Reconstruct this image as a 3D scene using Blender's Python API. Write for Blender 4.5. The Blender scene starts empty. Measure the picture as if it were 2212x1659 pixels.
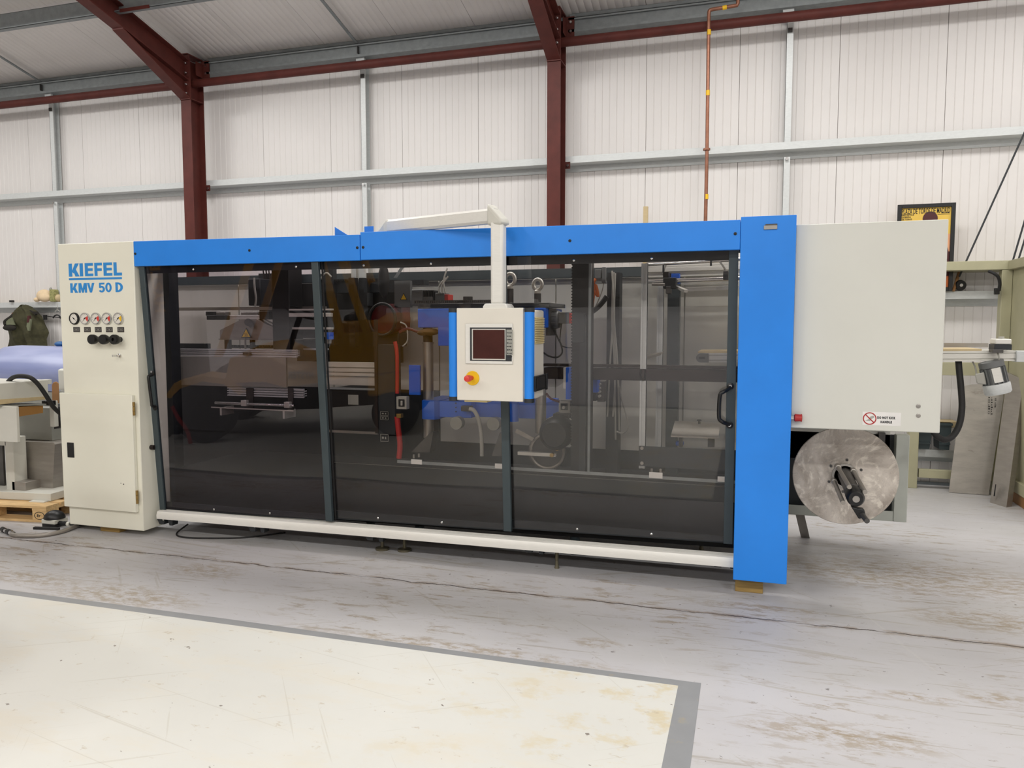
import bpy, bmesh, math, random
from mathutils import Vector, Matrix
random.seed(7)
C = bpy.context.scene.collection
sc = bpy.context.scene
R = math.radians

# ------------------------------------------------------------------ camera, world, lights, exposure
cd = bpy.data.cameras.new('camera'); cam = bpy.data.objects.new('camera', cd); C.objects.link(cam)
cd.sensor_width = 36.0; cd.lens = 36.0 * 1661.0 / 2212.0; cd.clip_start = 0.02
cam.location = (0, 0, 1.55); cam.rotation_euler = (R(90 - 4.321), 0, R(17.26))
sc.camera = cam
w = bpy.data.worlds.new('world'); sc.world = w; w.use_nodes = True
w.node_tree.nodes['Background'].inputs[0].default_value = (0.9, 0.95, 1.0, 1)
w.node_tree.nodes['Background'].inputs[1].default_value = 0.3
def lamp(name, loc, sx, sy, power, col=(1.0, 0.99, 0.965)):
    l = bpy.data.lights.new(name, 'AREA'); l.shape = 'RECTANGLE'; l.size = sx; l.size_y = sy; l.energy = power; l.color = col
    o = bpy.data.objects.new(name, l); C.objects.link(o); o.location = loc
for lx in (-9.0, -5.2, -1.4, 2.4, 6.2):
    lamp('high_bay_lamp', (lx, -2.6, 5.7), 1.4, 0.4, 145)
    lamp('high_bay_lamp', (lx, -7.0, 5.0), 1.4, 0.4, 140)
for lx in (-10.6, -7.9, -5.2, -2.5, 0.2, 2.9, 5.6):
    lamp('aisle_lamp', (lx, 5.75, 5.02), 1.2, 0.8, 60)
sc.view_settings.view_transform = 'Standard'; sc.view_settings.look = 'None'
sc.view_settings.exposure = 0.12; sc.view_settings.gamma = 1.0; sc.view_settings.use_curve_mapping = False
sc.cycles.max_bounces = 10; sc.cycles.transparent_max_bounces = 24; sc.cycles.use_denoising = True
sc.cycles.sample_clamp_indirect = 8.0

# ------------------------------------------------------------------ materials
def lin(c):
    return tuple((x / 255 / 12.92 if x / 255 <= 0.04045 else ((x / 255 + 0.055) / 1.055) ** 2.4) for x in c) + (1,)
class NT:
    def __init__(s, name):
        s.m = bpy.data.materials.new(name); s.m.use_nodes = True; s.t = s.m.node_tree; s.n = s.t.nodes
        s.b = s.n['Principled BSDF']
    def new(s, t, **k):
        n = s.n.new(t)
        for a, v in k.items(): setattr(n, a, v)
        return n
    def link(s, a, b): s.t.links.new(a, b)
    def val(s, sock, v):
        if isinstance(v, bpy.types.NodeSocket): s.link(v, sock)
        else: sock.default_value = v
    def coord(s, scale=(1, 1, 1), kind='Object'):
        tc = s.new('ShaderNodeTexCoord'); mp = s.new('ShaderNodeMapping'); s.link(tc.outputs[kind], mp.inputs[0]); mp.inputs['Scale'].default_value = scale
        return mp.outputs[0]
    def noise(s, co, scale, detail=4, rough=0.55, dist=0.0):
        n = s.new('ShaderNodeTexNoise'); s.link(co, n.inputs['Vector'])
        n.inputs['Scale'].default_value = scale; n.inputs['Detail'].default_value = detail; n.inputs['Roughness'].default_value = rough; n.inputs['Distortion'].default_value = dist
        return n.outputs[0]
    def ramp(s, f, a, b):
        n = s.new('ShaderNodeMapRange'); s.link(f, n.inputs[0]); n.inputs[1].default_value = a; n.inputs[2].default_value = b
        return n.outputs[0]
    def math(s, op, a, b=None):
        n = s.new('ShaderNodeMath', operation=op); s.val(n.inputs[0], a)
        if b is not None: s.val(n.inputs[1], b)
        return n.outputs[0]
    def mix(s, f, a, b):
        n = s.new('ShaderNodeMix', data_type='RGBA'); s.val(n.inputs[0], f); s.val(n.inputs[6], a); s.val(n.inputs[7], b)
        return n.outputs[2]
    def bump(s, h, st, d=0.01):
        n = s.new('ShaderNodeBump'); s.link(h, n.inputs['Height']); n.inputs['Strength'].default_value = st; n.inputs['Distance'].default_value = d
        s.link(n.outputs[0], s.b.inputs['Normal'])
def paint(name, rgb, rough=0.45, metal=0.0, var=0.06, scale=6.0, bump=0.0, spec=0.5, stretch=(1, 1, 1), dirt=None, dirt_t=(0.62, 0.75)):
    t = NT(name); co = t.coord(stretch); n = t.noise(co, scale)
    c = lin(rgb); lo = tuple(x * (1 - var) for x in c[:3]) + (1,); hi = tuple(min(1, x * (1 + var)) for x in c[:3]) + (1,)
    col = t.mix(t.ramp(n, 0.3, 0.7), lo, hi)
    if dirt:
        col = t.mix(t.math('MULTIPLY', t.ramp(t.noise(t.coord(stretch), scale * 1.7, 8, 0.7), *dirt_t), 0.8), col, lin(dirt))
    t.link(col, t.b.inputs['Base Color'])
    t.b.inputs['Roughness'].default_value = rough; t.b.inputs['Metallic'].default_value = metal
    t.b.inputs['Specular IOR Level'].default_value = spec
    if bump: t.bump(t.noise(t.coord(stretch), scale * 9, 3), bump, 0.004)
    return t.m
M = {}
M['wall'] = paint('white_panel_coating', (226, 222, 219), 0.42, var=0.02, scale=1.5)
M['ceil'] = paint('white_roof_liner', (228, 223, 219), 0.5, var=0.04, scale=1.2)
M['red'] = paint('red_oxide_paint', (88, 41, 35), 0.55, spec=0.3, var=0.15, scale=7, bump=0.1, dirt=(122, 84, 74), dirt_t=(0.66, 0.8))
M['galv'] = paint('galvanised_steel', (208, 211, 210), 0.42, 0.15, var=0.05, scale=26, stretch=(1, 3, 3))
M['galvd'] = paint('galvanised_steel_dull', (138, 143, 144), 0.5, 0.3, var=0.12, scale=14)
M['blue'] = paint('blue_powder_coat', (32, 133, 232), 0.38, var=0.05, scale=3, bump=0.05)
M['blued'] = paint('blue_machine_paint', (16, 92, 204), 0.4, var=0.08, scale=6)
M['cream'] = paint('cream_powder_coat', (236, 234, 218), 0.45, var=0.025, scale=2.2, bump=0.06)
M['cream2'] = paint('pale_grey_beige_coat', (224, 219, 207), 0.45, var=0.03, scale=3, bump=0.05)
M['cast'] = paint('pale_grey_casting', (206, 204, 194), 0.5, var=0.03)
M['rag'] = paint('oily_rag', (96, 70, 36), 0.9, var=0.3, scale=20)
M['footm'] = paint('tarnished_steel', (104, 98, 80), 0.5, 0.5, var=0.15)
M['front'] = paint('dull_brown_sheeting', (96, 92, 88), 0.7, var=0.2, scale=1.0)
M['white'] = paint('off_white_powder_coat', (215, 215, 206), 0.45, var=0.025, scale=2.0, bump=0.06)
M['greyw'] = paint('grey_white_enamel', (188, 192, 184), 0.5, var=0.06, scale=6)
M['stile'] = paint('slate_grey_anodised', (58, 69, 73), 0.42, 0.0, var=0.06, scale=8)
M['dark'] = paint('dark_grey_paint', (36, 40, 44), 0.5, var=0.15, scale=8)
M['black'] = paint('black_plastic', (15, 15, 16), 0.42, var=0.15, scale=10)
M['rubber'] = paint('black_rubber', (27, 26, 26), 0.65, var=0.2, scale=12)
M['alu'] = paint('aluminium_profile', (222, 220, 212), 0.38, 0.55, var=0.04, scale=30, stretch=(1, 8, 8))
M['aluw'] = paint('pale_anodised_aluminium', (226, 224, 217), 0.42, 0.12, var=0.03, scale=20, stretch=(1, 6, 6))
M['steel'] = paint('bare_steel', (166, 162, 156), 0.36, 0.85, var=0.12, scale=9)
M['steeld'] = paint('dull_dark_steel', (92, 90, 88), 0.45, 0.7, var=0.2, scale=9)
M['chrome'] = paint('chrome', (214, 214, 214), 0.16, 1.0, var=0.04)
M['brass'] = paint('brass', (166, 138, 84), 0.35, 0.9, var=0.1)
M['copper'] = paint('copper', (146, 100, 80), 0.36, 0.6, var=0.16, scale=14)
M['grille'] = paint('yellowed_plastic', (222, 204, 150), 0.5)
M['yellow'] = paint('yellow_plastic', (238, 190, 22), 0.42)
M['redp'] = paint('red_plastic', (188, 62, 40), 0.4)
M['reds'] = paint('bright_red_plastic', (214, 60, 50), 0.4)
M['hosered'] = paint('red_hose', (176, 40, 38), 0.45)
M['paper'] = paint('white_label', (232, 230, 226), 0.6)
M['printblue'] = paint('blue_print', (42, 140, 214), 0.5, var=0.02)
M['ink'] = paint('black_ink', (24, 24, 26), 0.6)
M['inkred'] = paint('red_ink', (172, 34, 34), 0.6)
M['dial'] = paint('gauge_dial', (226, 222, 212), 0.4)
M['khaki'] = paint('khaki_grey_enamel', (172, 168, 138), 0.5, var=0.07, scale=5, dirt=(120, 112, 84), dirt_t=(0.66, 0.85))
M['backp'] = paint('pale_grey_back_panel', (216, 215, 207), 0.5, var=0.05, scale=2)
M['olive'] = paint('olive_cloth', (64, 62, 40), 0.9, var=0.3, scale=18, bump=0.3)
M['olived'] = paint('dark_brown_cloth', (34, 30, 24), 0.9, var=0.2, scale=18)
M['lining'] = paint('sage_lining', (112, 116, 92), 0.9, var=0.15, scale=14)
M['beige'] = paint('beige_cloth', (226, 202, 166), 0.85, var=0.08, scale=14, bump=0.15)
M['leafy'] = paint('green_patterned_cloth', (150, 148, 96), 0.8, var=0.4, scale=60)
M['wood'] = paint('pallet_pine', (206, 172, 122), 0.7, var=0.18, scale=9, stretch=(1, 6, 6), dirt=(150, 106, 62), dirt_t=(0.6, 0.8))
M['woodd'] = paint('old_timber', (150, 122, 68), 0.75, var=0.2, scale=9, stretch=(1, 5, 5))
M['tan'] = paint('tan_board', (198, 178, 138), 0.6, var=0.06, scale=6, stretch=(1, 5, 5))
M['kraft'] = paint('brown_kraft_tape', (160, 116, 62), 0.55, var=0.05)
M['stain'] = paint('brushed_stainless', (160, 154, 146), 0.42, 0.55, var=0.1, scale=5, stretch=(1, 1, 5))
M['slate'] = paint('grey_enamel', (150, 150, 142), 0.5, var=0.05)
M['bin'] = paint('dark_green_plastic', (44, 56, 58), 0.5)
M['yellowtruck'] = paint('yellow_truck_paint', (206, 150, 20), 0.4, var=0.06, scale=4)
M['orange'] = paint('orange_print', (222, 116, 56), 0.6)
M['posteryellow'] = paint('yellow_print', (226, 188, 82), 0.6, var=0.05)
M['peach'] = paint('peach_print', (226, 164, 122), 0.6)
M['maroon'] = paint('maroon_print', (72, 26, 28), 0.6)
M['greylabel'] = paint('smoked_label', (66, 62, 60), 0.45)
M['pinkgrey'] = paint('grey_gearbox_paint', (110, 112, 112), 0.45, 0.2)
M['cable'] = paint('pale_grey_cable', (168, 166, 158), 0.6)
M['brownred'] = paint('rust_brown_steel', (40, 30, 27), 0.5, 0.3, var=0.2)
M['cork'] = paint('brown_leather', (150, 108, 66), 0.6, var=0.1)
M['screen'] = paint('screen_red_reflection', (70, 38, 34), 0.12, var=0.15, scale=9)  # reddish brown imitates a reflection, put into the base colour
M['bluepaper'] = paint('blue_plastic_bag', (26, 84, 138), 0.5)
M['motorred'] = paint('dark_red_enamel', (88, 20, 24), 0.4)

def floor_mat():
    t = NT('painted_concrete'); co = t.coord(kind='Object')
    base = t.mix(t.ramp(t.noise(co, 0.7, 5), 0.3, 0.7), lin((184, 182, 184)), lin((197, 195, 195)))
    base = t.mix(t.math('MULTIPLY', t.ramp(t.noise(t.coord((0.5, 2.2, 1)), 0.8, 6, 0.6), 0.48, 0.72), 0.5), base, lin((172, 170, 164)))
    st = t.coord((2.0, 7.0, 1.0)); blot = t.ramp(t.noise(co, 0.9, 3), 0.42, 0.6)
    sc1 = t.math('MULTIPLY', t.ramp(t.noise(st, 2.2, 9, 0.74), 0.535, 0.60), blot)
    base = t.mix(t.math('MULTIPLY', sc1, 0.75), base, lin((150, 136, 116)))
    sc2 = t.ramp(t.noise(t.coord((3.5, 9, 1)), 4.5, 7, 0.7), 0.63, 0.66)
    base = t.mix(t.math('MULTIPLY', sc2, 0.7), base, lin((128, 116, 102)))
    sc3 = t.ramp(t.noise(co, 19, 3, 0.6), 0.70, 0.725)
    base = t.mix(t.math('MULTIPLY', sc3, 0.7), base, lin((88, 80, 74)))
    # long straight scratches and scuffs: strongly stretched noise in turned frames
    for rot, sx, sy, th, colr, k in ((0.12, 0.5, 16, 0.65, (158, 150, 132), .4), (-0.5, 0.7, 20, 0.66, (150, 140, 122), .3), (0.75, 0.9, 22, 0.67, (156, 148, 132), .3), (1.25, 0.6, 24, 0.68, (200, 198, 194), .3), (-0.05, 1.6, 30, 0.64, (144, 134, 118), .4)):
        tc = t.new('ShaderNodeTexCoord'); mr = t.new('ShaderNodeMapping'); t.link(tc.outputs['Object'], mr.inputs[0]); mr.inputs['Rotation'].default_value = (0, 0, rot)
        mp = t.new('ShaderNodeMapping'); t.link(mr.outputs[0], mp.inputs[0]); mp.inputs['Scale'].default_value = (sx, sy, 1); mp.inputs['Location'].default_value = (rot * 31, rot * 17, 0)
        line = t.ramp(t.noise(mp.outputs[0], 1.0, 2.5, 0.6), th, th + 0.025)
        base = t.mix(t.math('MULTIPLY', line, k), base, lin(colr))
    # worn patches where pallets and wheels have stripped the paint
    sp_ = t.new('ShaderNodeSeparateXYZ'); t.link(co, sp_.inputs[0])
    worn = t.ramp(t.noise(t.coord((2.2, 5.0, 1)), 5.0, 9, 0.75), 0.46, 0.56)
    for px, py, rx, ry in ((-3.45, 3.47, .50, .16), (-3.28, 3.99, .26, .13), (-1.3, 3.37, .75, .05), (.95, 5.2, .9, .35), (1.0, 3.56, .13, .07), (.71, 3.47, .16, .05), (-.69, 3.62, .12, .06), (.06, 4.36, .4, .05), (.35, 3.05, .35, .10), (1.25, 4.5, .4, .16), (-4.2, 3.55, .3, .10), (1.6, 2.9, .4, .2)):
        ex = t.math('POWER', t.math('DIVIDE', t.math('SUBTRACT', sp_.outputs[0], px), rx), 2.0); ey = t.math('POWER', t.math('DIVIDE', t.math('SUBTRACT', sp_.outputs[1], py), ry), 2.0)
        inside = t.math('SUBTRACT', 1.0, t.ramp(t.math('ADD', ex, ey), 0.25, 1.5))
        base = t.mix(t.math('MULTIPLY', t.math('MULTIPLY', inside, worn), 0.7), base, lin((152, 136, 112)))
    # the construction joint that runs along the machine
    sep = t.new('ShaderNodeSeparateXYZ'); t.link(co, sep.inputs[0])
    wob = t.math('MULTIPLY', t.math('SUBTRACT', t.noise(t.coord((1, 0.05, 1)), 3.2, 6, 0.7), 0.5), 0.085)
    d = t.math('ABSOLUTE', t.math('SUBTRACT', t.math('ADD', sep.outputs[1], wob), 4.185))
    edge = t.math('SUBTRACT', 1.0, t.ramp(d, 0.012, 0.04))
    wear = t.ramp(t.noise(t.coord((1, 3, 1)), 6, 6, 0.72), 0.47, 0.56)
    base = t.mix(t.math('MULTIPLY', t.math('MULTIPLY', edge, wear), 0.75), base, lin((146, 130, 112)))
    crack = t.math('SUBTRACT', 1.0, t.ramp(d, 0.003, 0.009)); gate = t.ramp(t.noise(t.coord((1, 0.1, 1)), 4.0, 4), 0.38, 0.5)
    ck = t.math('MULTIPLY', crack, t.math('ADD', 0.35, t.math('MULTIPLY', gate, 0.6)))
    base = t.mix(ck, base, lin((66, 56, 52)))
    t.link(base, t.b.inputs['Base Color'])
    rg = t.math('ADD', 0.36, t.math('MULTIPLY', t.noise(co, 2.5, 5), 0.22)); t.link(rg, t.b.inputs['Roughness'])
    t.b.inputs['Specular IOR Level'].default_value = 0.45
    t.bump(t.math('SUBTRACT', t.noise(co, 22, 4), t.math('MULTIPLY', crack, 1.5)), 0.12, 0.003)
    return t.m
def white_floor_mat():
    t = NT('white_floor_paint'); co = t.coord(kind='Object')
    base = t.mix(t.ramp(t.noise(co, 0.8, 5), 0.3, 0.7), lin((209, 208, 201)), lin((218, 217, 210)))
    base = t.mix(t.math('MULTIPLY', t.ramp(t.noise(t.coord((1.2, 3.0, 1)), 1.3, 8, 0.68), 0.5, 0.66), 0.5), base, lin((216, 208, 190)))
    sep = t.new('ShaderNodeSeparateXYZ'); t.link(co, sep.inputs[0])
    corner = t.ramp(sep.outputs[0], -1.6, -0.35)
    yl = t.math('MULTIPLY', t.ramp(t.noise(t.coord((1.6, 2.4, 1)), 2.6, 7, 0.68), 0.53, 0.63), corner)
    base = t.mix(t.math('MULTIPLY', yl, 0.55), base, lin((204, 184, 132)))
    br = t.ramp(t.noise(t.coord((3, 5, 1)), 3.4, 8, 0.72), 0.61, 0.66)
    base = t.mix(t.math('MULTIPLY', br, 0.45), base, lin((176, 158, 130)))
    sp = t.ramp(t.noise(co, 15, 3, 0.6), 0.71, 0.73)
    base = t.mix(t.math('MULTIPLY', sp, 0.8), base, lin((106, 92, 80)))
    for rot, sx, sy, th, k in ((0.2, 0.35, 34, 0.665, .3), (-0.55, 0.8, 38, 0.67, .25), (0.9, 0.7, 38, 0.675, .25)):
        tc = t.new('ShaderNodeTexCoord'); mr = t.new('ShaderNodeMapping'); t.link(tc.outputs['Object'], mr.inputs[0]); mr.inputs['Rotation'].default_value = (0, 0, rot)
        mp = t.new('ShaderNodeMapping'); t.link(mr.outputs[0], mp.inputs[0]); mp.inputs['Scale'].default_value = (sx, sy, 1); mp.inputs['Location'].default_value = (rot * 23, rot * 9, 0)
        base = t.mix(t.math('MULTIPLY', t.ramp(t.noise(mp.outputs[0], 1.0, 2.5, 0.6), th, th + 0.025), k), base, lin((176, 168, 150)))
    t.link(base, t.b.inputs['Base Color'])
    t.b.inputs['Roughness'].default_value = 0.42
    t.bump(t.noise(co, 25, 4), 0.08, 0.003)
    return t.m
def disc_mat():
    t = NT('swirled_steel'); co = t.coord((1, 1, 1))
    n = t.noise(co, 2.2, 5, 0.6, 3.6); n2 = t.noise(co, 3.6, 7, 0.68, 5.0)
    c = t.mix(t.ramp(n, 0.35, 0.65), lin((164, 154, 143)), lin((206, 197, 186)))
    c = t.mix(t.math('MULTIPLY', t.ramp(n2, 0.53, 0.63), 0.7), c, lin((242, 234, 220)))
    t.link(c, t.b.inputs['Base Color']); t.b.inputs['Metallic'].default_value = 0.2
    t.link(t.ramp(n2, 0.0, 1.6), t.b.inputs['Roughness'])
    t.b.inputs['Roughness'].default_value = 0.4
    return t.m
def plate_mat():
    t = NT('worn_steel_plate'); co = t.coord((2, 2, 6))
    c = t.mix(t.ramp(t.noise(co, 2.0, 7, 0.65), 0.35, 0.7), lin((166, 160, 152)), lin((188, 182, 172)))
    c = t.mix(t.math('MULTIPLY', t.ramp(t.noise(co, 1.5, 9, 0.7), 0.58, 0.68), 0.7), c, lin((110, 100, 88)))
    t.link(c, t.b.inputs['Base Color']); t.b.inputs['Metallic'].default_value = 0.4; t.b.inputs['Roughness'].default_value = 0.5
    return t.m
def film_mat():
    t = NT('lavender_film'); co = t.coord((0.6, 1.5, 3))
    c = t.mix(t.ramp(t.noise(co, 1.6, 3, 0.5, 0.8), 0.35, 0.65), lin((126, 135, 176)), lin((156, 163, 198)))
    t.link(c, t.b.inputs['Base Color']); t.b.inputs['Roughness'].default_value = 0.38
    return t.m
def glass_mat(name, tint):
    t = NT(name); n = t.n; n.remove(t.b)
    geo = t.new('ShaderNodeNewGeometry'); dot = t.new('ShaderNodeVectorMath', operation='DOT_PRODUCT')
    t.link(geo.outputs['Incoming'], dot.inputs[0]); t.link(geo.outputs['Normal'], dot.inputs[1])
    k = t.math('POWER', t.math('SUBTRACT', 1.0, t.math('ABSOLUTE', dot.outputs['Value'])), 5.0)
    f = t.math('ADD', 0.043, t.math('MULTIPLY', k, 0.949))
    tr = t.new('ShaderNodeBsdfTransparent'); tr.inputs[0].default_value = tuple(tint) + (1,)
    gl = t.new('ShaderNodeBsdfGlossy'); gl.inputs['Roughness'].default_value = 0.012
    mx = t.new('ShaderNodeMixShader'); t.link(f, mx.inputs[0]); t.link(tr.outputs[0], mx.inputs[1]); t.link(gl.outputs[0], mx.inputs[2])
    t.link(mx.outputs[0], n['Material Output'].inputs[0])
    return t.m
M['floor'] = floor_mat(); M['floorwhite'] = white_floor_mat(); M['disc'] = disc_mat(); M['plate'] = plate_mat(); M['film'] = film_mat()
M['border'] = paint('grey_floor_paint', (142, 143, 144), 0.45, var=0.06, scale=6, dirt=(160, 150, 130), dirt_t=(0.6, 0.7))
M['glass'] = glass_mat('smoked_polycarbonate', (0.87, 0.855, 0.845)); M['glassd'] = glass_mat('smoked_polycarbonate_dark', (0.75, 0.72, 0.745))

# ------------------------------------------------------------------ mesh helpers
class MB:
    def __init__(s): s.v = []; s.f = []; s.m = []
    def add(s, vs, fs, m=0):
        o = len(s.v); s.v += [tuple(p) for p in vs]
        for f in fs: s.f.append(tuple(i + o for i in f)); s.m.append(m)
        return s
    def hexa(s, p, m=0):      # four bottom points, four top points
        return s.add(p, [(3, 2, 1, 0), (4, 5, 6, 7), (0, 1, 5, 4), (1, 2, 6, 5), (2, 3, 7, 6), (3, 0, 4, 7)], m)
    def box(s, x0, x1, y0, y1, z0, z1, m=0):
        return s.hexa([(x0, y0, z0), (x1, y0, z0), (x1, y1, z0), (x0, y1, z0), (x0, y0, z1), (x1, y0, z1), (x1, y1, z1), (x0, y1, z1)], m)
    def rbox(s, x0, x1, z0, z1, y0, y1, m=0): return s.box(x0, x1, y0, y1, z0, z1, m)
    def prism(s, poly, axis, a, b, m=0):
        n = len(poly)
        mk = {'x': lambda p, t: (t, p[0], p[1]), 'y': lambda p, t: (p[0], t, p[1]), 'z': lambda p, t: (p[0], p[1], t)}[axis]
        vs = [mk(p, a) for p in poly] + [mk(p, b) for p in poly]
        fs = [tuple(range(n - 1, -1, -1)), tuple(range(n, 2 * n))] + [(i, (i + 1) % n, (i + 1) % n + n, i + n) for i in range(n)]
        return s.add(vs, fs, m)
    def strip(s, pa, pb, m=0):   # sections pa -> pb (closed polygons of equal length)
        n = len(pa)
        return s.add(list(pa) + list(pb), [tuple(range(n - 1, -1, -1)), tuple(range(n, 2 * n))] + [(i, (i + 1) % n, (i + 1) % n + n, i + n) for i in range(n)], m)
    def lathe(s, prof, p0, d, n=20, m=0):   # prof: (radius, height along d)
        d = Vector(d).normalized(); a = d.orthogonal().normalized(); b = d.cross(a); p0 = Vector(p0)
        vs = []; fs = []
        for r, h in prof:
            for i in range(n):
                t = 2 * math.pi * i / n
                vs.append(p0 + d * h + (a * math.cos(t) + b * math.sin(t)) * max(r, 1e-4))
        for k in range(len(prof) - 1):
            for i in range(n):
                j = (i + 1) % n; fs.append((k * n + i, k * n + j, (k + 1) * n + j, (k + 1) * n + i))
        fs.append(tuple(range(n - 1, -1, -1))); fs.append(tuple(range((len(prof) - 1) * n, len(prof) * n)))
        return s.add(vs, fs, m)
    def cyl(s, p0, p1, r, n=16, m=0, r1=None):
        p0 = Vector(p0); p1 = Vector(p1); L = (p1 - p0).length
        return s.lathe([(r, 0), (r if r1 is None else r1, L)], p0, p1 - p0, n, m)
    def tube(s, pts, r, n=8, m=0, smooth=True, sub=6):
        P = [Vector(p) for p in pts]
        if smooth and len(P) > 2:
            Q = []
            for i in range(len(P) - 1):
                p0 = P[max(i - 1, 0)]; p1 = P[i]; p2 = P[i + 1]; p3 = P[min(i + 2, len(P) - 1)]
                for k in range(sub):
                    t = k / sub
                    Q.append(0.5 * ((2 * p1) + (p2 - p0) * t + (2 * p0 - 5 * p1 + 4 * p2 - p3) * t * t + (3 * p1 - p0 - 3 * p2 + p3) * t ** 3))
            Q.append(P[-1]); P = Q
        vs = []; fs = []; nrm = None
        for i, p in enumerate(P):
            d = (P[min(i + 1, len(P) - 1)] - P[max(i - 1, 0)]).normalized()
            nrm = d.orthogonal().normalized() if nrm is None else (nrm - d * nrm.dot(d)).normalized()
            b = d.cross(nrm)
            for k in range(n):
                a = 2 * math.pi * k / n; vs.append(p + (nrm * math.cos(a) + b * math.sin(a)) * r)
        for i in range(len(P) - 1):
            for k in range(n):
                j = (k + 1) % n; fs.append((i * n + k, i * n + j, (i + 1) * n + j, (i + 1) * n + k))
        fs.append(tuple(range(n - 1, -1, -1))); fs.append(tuple(range((len(P) - 1) * n, len(P) * n)))
        return s.add(vs, fs, m)
    def torus(s, c, axis, Rr, r, n=24, k=8, m=0, a0=0, a1=2 * math.pi):
        d = Vector(axis).normalized(); a = d.orthogonal().normalized(); b = d.cross(a); c = Vector(c); vs = []; fs = []
        for i in range(n):
            t = 2 * math.pi * i / n; u = a * math.cos(t) + b * math.sin(t)
            for j in range(k):
                q = 2 * math.pi * j / k; vs.append(c + u * (Rr + r * math.cos(q)) + d * r * math.sin(q))
        for i in range(n):
            for j in range(k):
                fs.append((i * k + j, ((i + 1) % n) * k + j, ((i + 1) % n) * k + (j + 1) % k, i * k + (j + 1) % k))
        return s.add(vs, fs, m)
    def ball(s, c, rx, ry, rz, n=14, k=8, m=0, lo=-90, hi=90):
        vs = []; fs = []
        for i in range(k + 1):
            t = R(lo + (hi - lo) * i / k)
            for j in range(n):
                a = 2 * math.pi * j / n
                vs.append((c[0] + rx * max(math.cos(t), 1e-3) * math.cos(a), c[1] + ry * max(math.cos(t), 1e-3) * math.sin(a), c[2] + rz * math.sin(t)))
        for i in range(k):
            for j in range(n):
                fs.append((i * n + j, i * n + (j + 1) % n, (i + 1) * n + (j + 1) % n, (i + 1) * n + j))
        fs.append(tuple(range(n - 1, -1, -1))); fs.append(tuple(range(k * n, (k + 1) * n)))
        return s.add(vs, fs, m)
    def xf(s, M4): s.v = [tuple(M4 @ Vector(p)) for p in s.v]; return s
KH = [1.0]                                    # the hall's shell stands a little further back than first measured
def hp_(p): return Vector((p[0] * KH[0], p[1] * KH[0], 1.55 + (p[2] - 1.55) * KH[0]))
def origin(o):
    p = Vector((0, 0, 0))
    while o is not None: p += o.location; o = o.parent
    return p
def build(name, mb, mats, parent=None, bev=0.0, local=False, label=None, loc=None, smooth=True):
    me = bpy.data.meshes.new(name)
    off = Vector((0, 0, 0)) if local or parent is None else origin(parent)
    if loc is not None: loc = hp_(loc); off = Vector(loc)
    me.from_pydata([tuple((hp_(p) if not local else Vector(p)) - off) for p in mb.v], [], mb.f)
    mats = mats if isinstance(mats, (list, tuple)) else [mats]
    for k in mats: me.materials.append(M[k] if isinstance(k, str) else k)
    me.polygons.foreach_set('material_index', mb.m)
    bm = bmesh.new(); bm.from_mesh(me); bmesh.ops.recalc_face_normals(bm, faces=bm.faces); bm.to_mesh(me); bm.free()
    if smooth:
        me.polygons.foreach_set('use_smooth', [True] * len(me.polygons)); me.set_sharp_from_angle(angle=R(38))
    o = bpy.data.objects.new(name, me); C.objects.link(o)
    if parent is not None: o.parent = parent
    if loc is not None: o.location = loc if parent is None else Vector(loc) - origin(parent)
    if bev:
        b = o.modifiers.new('bevel', 'BEVEL'); b.width = bev; b.segments = 2; b.limit_method = 'ANGLE'; b.angle_limit = R(40)
    if label: o['label'] = label
    return o
def thing(name, label, cat, loc=(0, 0, 0), rz=0.0, group=None):
    o = bpy.data.objects.new(name, None); C.objects.link(o); o.location = hp_(loc); o.rotation_euler = (0, 0, rz); o.empty_display_size = 0.1
    o['label'] = label; o['category'] = cat
    if group: o['group'] = group
    return o
def solo(name, label, cat, mb, mats, bev=0.0, group=None, loc=None):
    if loc is None:
        xs = [p[0] for p in mb.v]; ys = [p[1] for p in mb.v]; zs = [p[2] for p in mb.v]
        loc = ((min(xs) + max(xs)) / 2, (min(ys) + max(ys)) / 2, min(zs))
    o = build(name, mb, mats, None, bev, loc=loc); o['label'] = label; o['category'] = cat
    if group: o['group'] = group
    return o
def struct(name, mb, mats, bev=0.0):
    o = build(name, mb, mats, None, bev); o['kind'] = 'structure'; return o
def copy_thing(root, loc, label, rz=None):
    r = root.copy(); C.objects.link(r); r.location = loc; r['label'] = label
    if rz is not None: r.rotation_euler = (0, 0, rz)
    for ch in list(root.children):
        c = ch.copy(); C.objects.link(c); c.parent = r
        for g in ch.children:
            d = g.copy(); C.objects.link(d); d.parent = c
    return r
def copy_part(o, parent, d):
    c = o.copy(); C.objects.link(c); c.parent = parent; c.location = o.location + Vector(d)
    for g in o.children:
        e = g.copy(); C.objects.link(e); e.parent = c
    return c
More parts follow.
